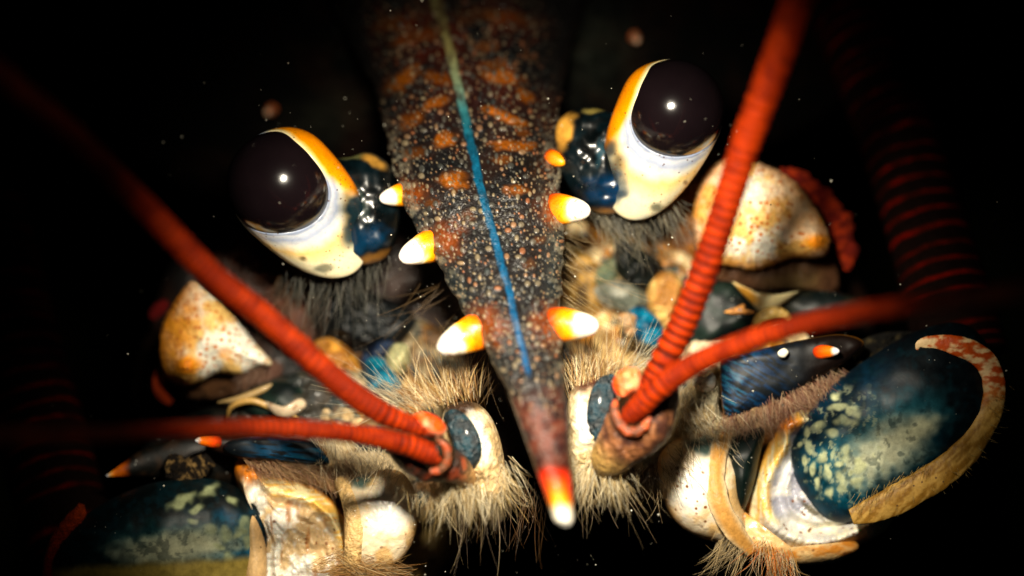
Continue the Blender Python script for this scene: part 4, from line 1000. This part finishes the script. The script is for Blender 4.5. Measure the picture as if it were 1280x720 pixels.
# ------------------------------------------------------------------ bristles round the eyes, rostrum and antennules
GOLD = [C(0.55, 0.4, 0.2), C(0.34, 0.2, 0.09), C(0.72, 0.62, 0.44)]
GREY = [C(0.13, 0.13, 0.11), C(0.2, 0.19, 0.16), C(0.09, 0.09, 0.08)]
PALE = [C(0.66, 0.56, 0.38), C(0.75, 0.68, 0.52), C(0.5, 0.38, 0.2)]
# fans above the antennule bases
setae('setae', nl, [(520, 515, .9), (555, 500, .7), (590, 496, .6)], 520, [-140, -118, -100], (35, 85), GOLD, thick=7, out=-.15, jitter=11, curve=.05)
setae('setae', nl, [(490, 510, .7), (520, 505, .7)], 220, [-165, -145], (50, 110), [C(0.6, 0.55, 0.42), C(0.4, 0.36, 0.28)], thick=9, out=0, jitter=14, rad=.6)
setae('setae', nr_, [(715, 490, .6), (745, 476, .7), (775, 470, .8)], 600, [-110, -88, -62], (35, 75), GOLD, thick=7, out=-.15, jitter=10, curve=-.03)
setae('setae', nr_, [(785, 465, .8), (800, 460, .7)], 90, [-55, -40], (40, 75), [C(0.6, 0.55, 0.42), C(0.4, 0.36, 0.28)], thick=6, out=.05, jitter=12)
# beards below them
setae('setae', nl, [(560, 600, 1.0), (590, 605, .9), (620, 600, .8), (632, 580, .8)], 800, [110, 90, 78, 70], (20, 50), PALE, thick=8, out=.2, jitter=12, clump=26)
setae('setae', nl, [(520, 590, .9), (560, 610, .9)], 400, [105, 95], (22, 54), PALE, thick=9, out=.1, jitter=12, clump=18)
setae('setae', nl, [(560, 620, .6), (620, 625, .6)], 90, [100, 75], (35, 85), [C(0.3, 0.24, 0.15), C(0.2, 0.15, 0.1)], thick=10, jitter=12, rad=.45)
setae('setae', nr_, [(712, 580, .8), (730, 590, .9), (760, 590, .9), (780, 575, .9)], 800, [108, 96, 84, 75], (18, 48), PALE, thick=8, out=.2, jitter=12, clump=26)
setae('setae', nr_, [(712, 530, .8), (710, 570, .8)], 420, [110, 100], (20, 48), PALE, thick=5, out=.25, jitter=10, clump=10)
setae('setae', nr_, [(710, 600, .6), (790, 600, .6)], 80, [90, 55], (40, 85), [C(0.3, 0.24, 0.15), C(0.4, 0.32, 0.22)], thick=10, jitter=10, rad=.45)
setae('setae', head, [(620, 600, 0), (680, 620, .5)], 160, [90, 100], (30, 75), [C(0.14, 0.08, 0.03), C(0.2, 0.12, 0.06)], thick=10, jitter=12, rad=.45)
# beneath the eyes
setae('setae', head, [(365, 345, -.6), (400, 352, -.6), (440, 345, -.6), (475, 322, -.6)], 300, [105, 98, 92, 88], (28, 80), GREY, thick=7, out=-.05, jitter=9)
setae('setae', head, [(350, 360, -1.0), (400, 375, -1.0)], 160, [125, 105], (30, 70), [C(0.2, 0.13, 0.08), C(0.12, 0.08, 0.05)], thick=12, out=0, jitter=10)
setae('setae', head, [(735, 262, -.6), (775, 272, -.6), (815, 268, -.6), (850, 255, -.6)], 420, [60, 72, 70, 60], (30, 72), [C(0.2, 0.19, 0.16), C(0.3, 0.27, 0.2), C(0.12, 0.12, 0.1)], thick=7, out=-.05, jitter=11)
setae('setae', head, [(705, 285, -.4), (700, 330, -.2), (700, 380, 0)], 110, [42, 38, 40], (60, 125), [C(0.3, 0.22, 0.12), C(0.42, 0.34, 0.2)], thick=10, out=.05, jitter=8, rad=.5)
setae('setae', head, [(545, 340, -.6), (590, 400, -.2)], 40, [135, 125], (60, 130), [C(0.2, 0.14, 0.08)], thick=12, out=.0, jitter=10, rad=.45)
setae('setae', head, [(600, 440, .4), (615, 480, .6)], 60, [110, 115], (30, 80), [C(0.2, 0.13, 0.06)], thick=10, out=.0, jitter=12, rad=.45)
setae('setae', sl, [(330, 458, -1.2), (300, 470, -1.2)], 260, [95, 100], (10, 26), [C(0.3, 0.2, 0.15), C(0.2, 0.12, 0.08)], thick=5, jitter=14)
setae('setae', sr, [(905, 335, -1.3), (1010, 330, -1.3)], 500, [95, 85], (12, 28), [C(0.24, 0.14, 0.09), C(0.16, 0.09, 0.05)], thick=5, jitter=14)

# ------------------------------------------------------------------ mouthparts hanging in the dark below
loft('maxilliped', [(400, 800, -1.6, 46), (480, 725, -1.8, 44), (545, 670, -2.2, 38), (600, 632, -2.6, 30), (640, 600, -3, 20)], lob, M['flesh'], plain_l := (lambda px, py, s, sg, a: mix(C(0.14, 0.10, 0.035), C(0.22, 0.16, 0.06), sm(.4, .6, fbm(px / 30, py / 30, 0, 3)))), n=90, m=36)
loft('maxilliped', [(690, 590, -2.6, 20), (745, 605, -2.2, 26), (800, 622, -1.8, 28), (850, 630, -1.8, 26)], lob, M['flesh'], lambda px, py, s, sg, a: mix(C(0.12, 0.08, 0.03), C(0.22, 0.15, 0.06), sm(.4, .6, fbm(px / 30, py / 30, 0, 3))), n=90, m=36)


# ------------------------------------------------------------------ drifting sediment
def sediment():
    n = 550
    px = np.r_[rng.normal(660, 260, n), rng.uniform(300, 920, 120)]; py = np.r_[rng.normal(400, 190, n), rng.uniform(120, 320, 120)]
    d = rng.uniform(-1.0, 1.5, len(px))
    r = (0.35 + 1.3 * rng.random(len(px)) ** 7)
    c = P(px, py, d)
    ph = (1 + 5 ** .5) / 2
    iv = np.array([(-1, ph, 0), (1, ph, 0), (-1, -ph, 0), (1, -ph, 0), (0, -1, ph), (0, 1, ph), (0, -1, -ph), (0, 1, -ph), (ph, 0, -1), (ph, 0, 1), (-ph, 0, -1), (-ph, 0, 1)]) / 1.9
    fi = np.array([(0, 11, 5), (0, 5, 1), (0, 1, 7), (0, 7, 10), (0, 10, 11), (1, 5, 9), (5, 11, 4), (11, 10, 2), (10, 7, 6), (7, 1, 8), (3, 9, 4), (3, 4, 2), (3, 2, 6), (3, 6, 8), (3, 8, 9), (4, 9, 5), (2, 4, 11), (6, 2, 10), (8, 6, 7), (9, 8, 1)])
    v = (c[:, None, :] + iv[None] * (r / 100)[:, None, None] * rng.uniform(.6, 1.3, (len(px), 12, 1))).reshape(-1, 3)
    f = (fi[None] + (np.arange(len(px)) * 12)[:, None, None]).reshape(-1, 3)
    o = link('sediment', v * U, f, C(0.6, 0.58, 0.5), M['speck'])
    o['kind'] = 'stuff'
    o['label'] = 'fine pale sediment grains drifting in the water around the lobster'
    o['category'] = 'sediment'


sediment()
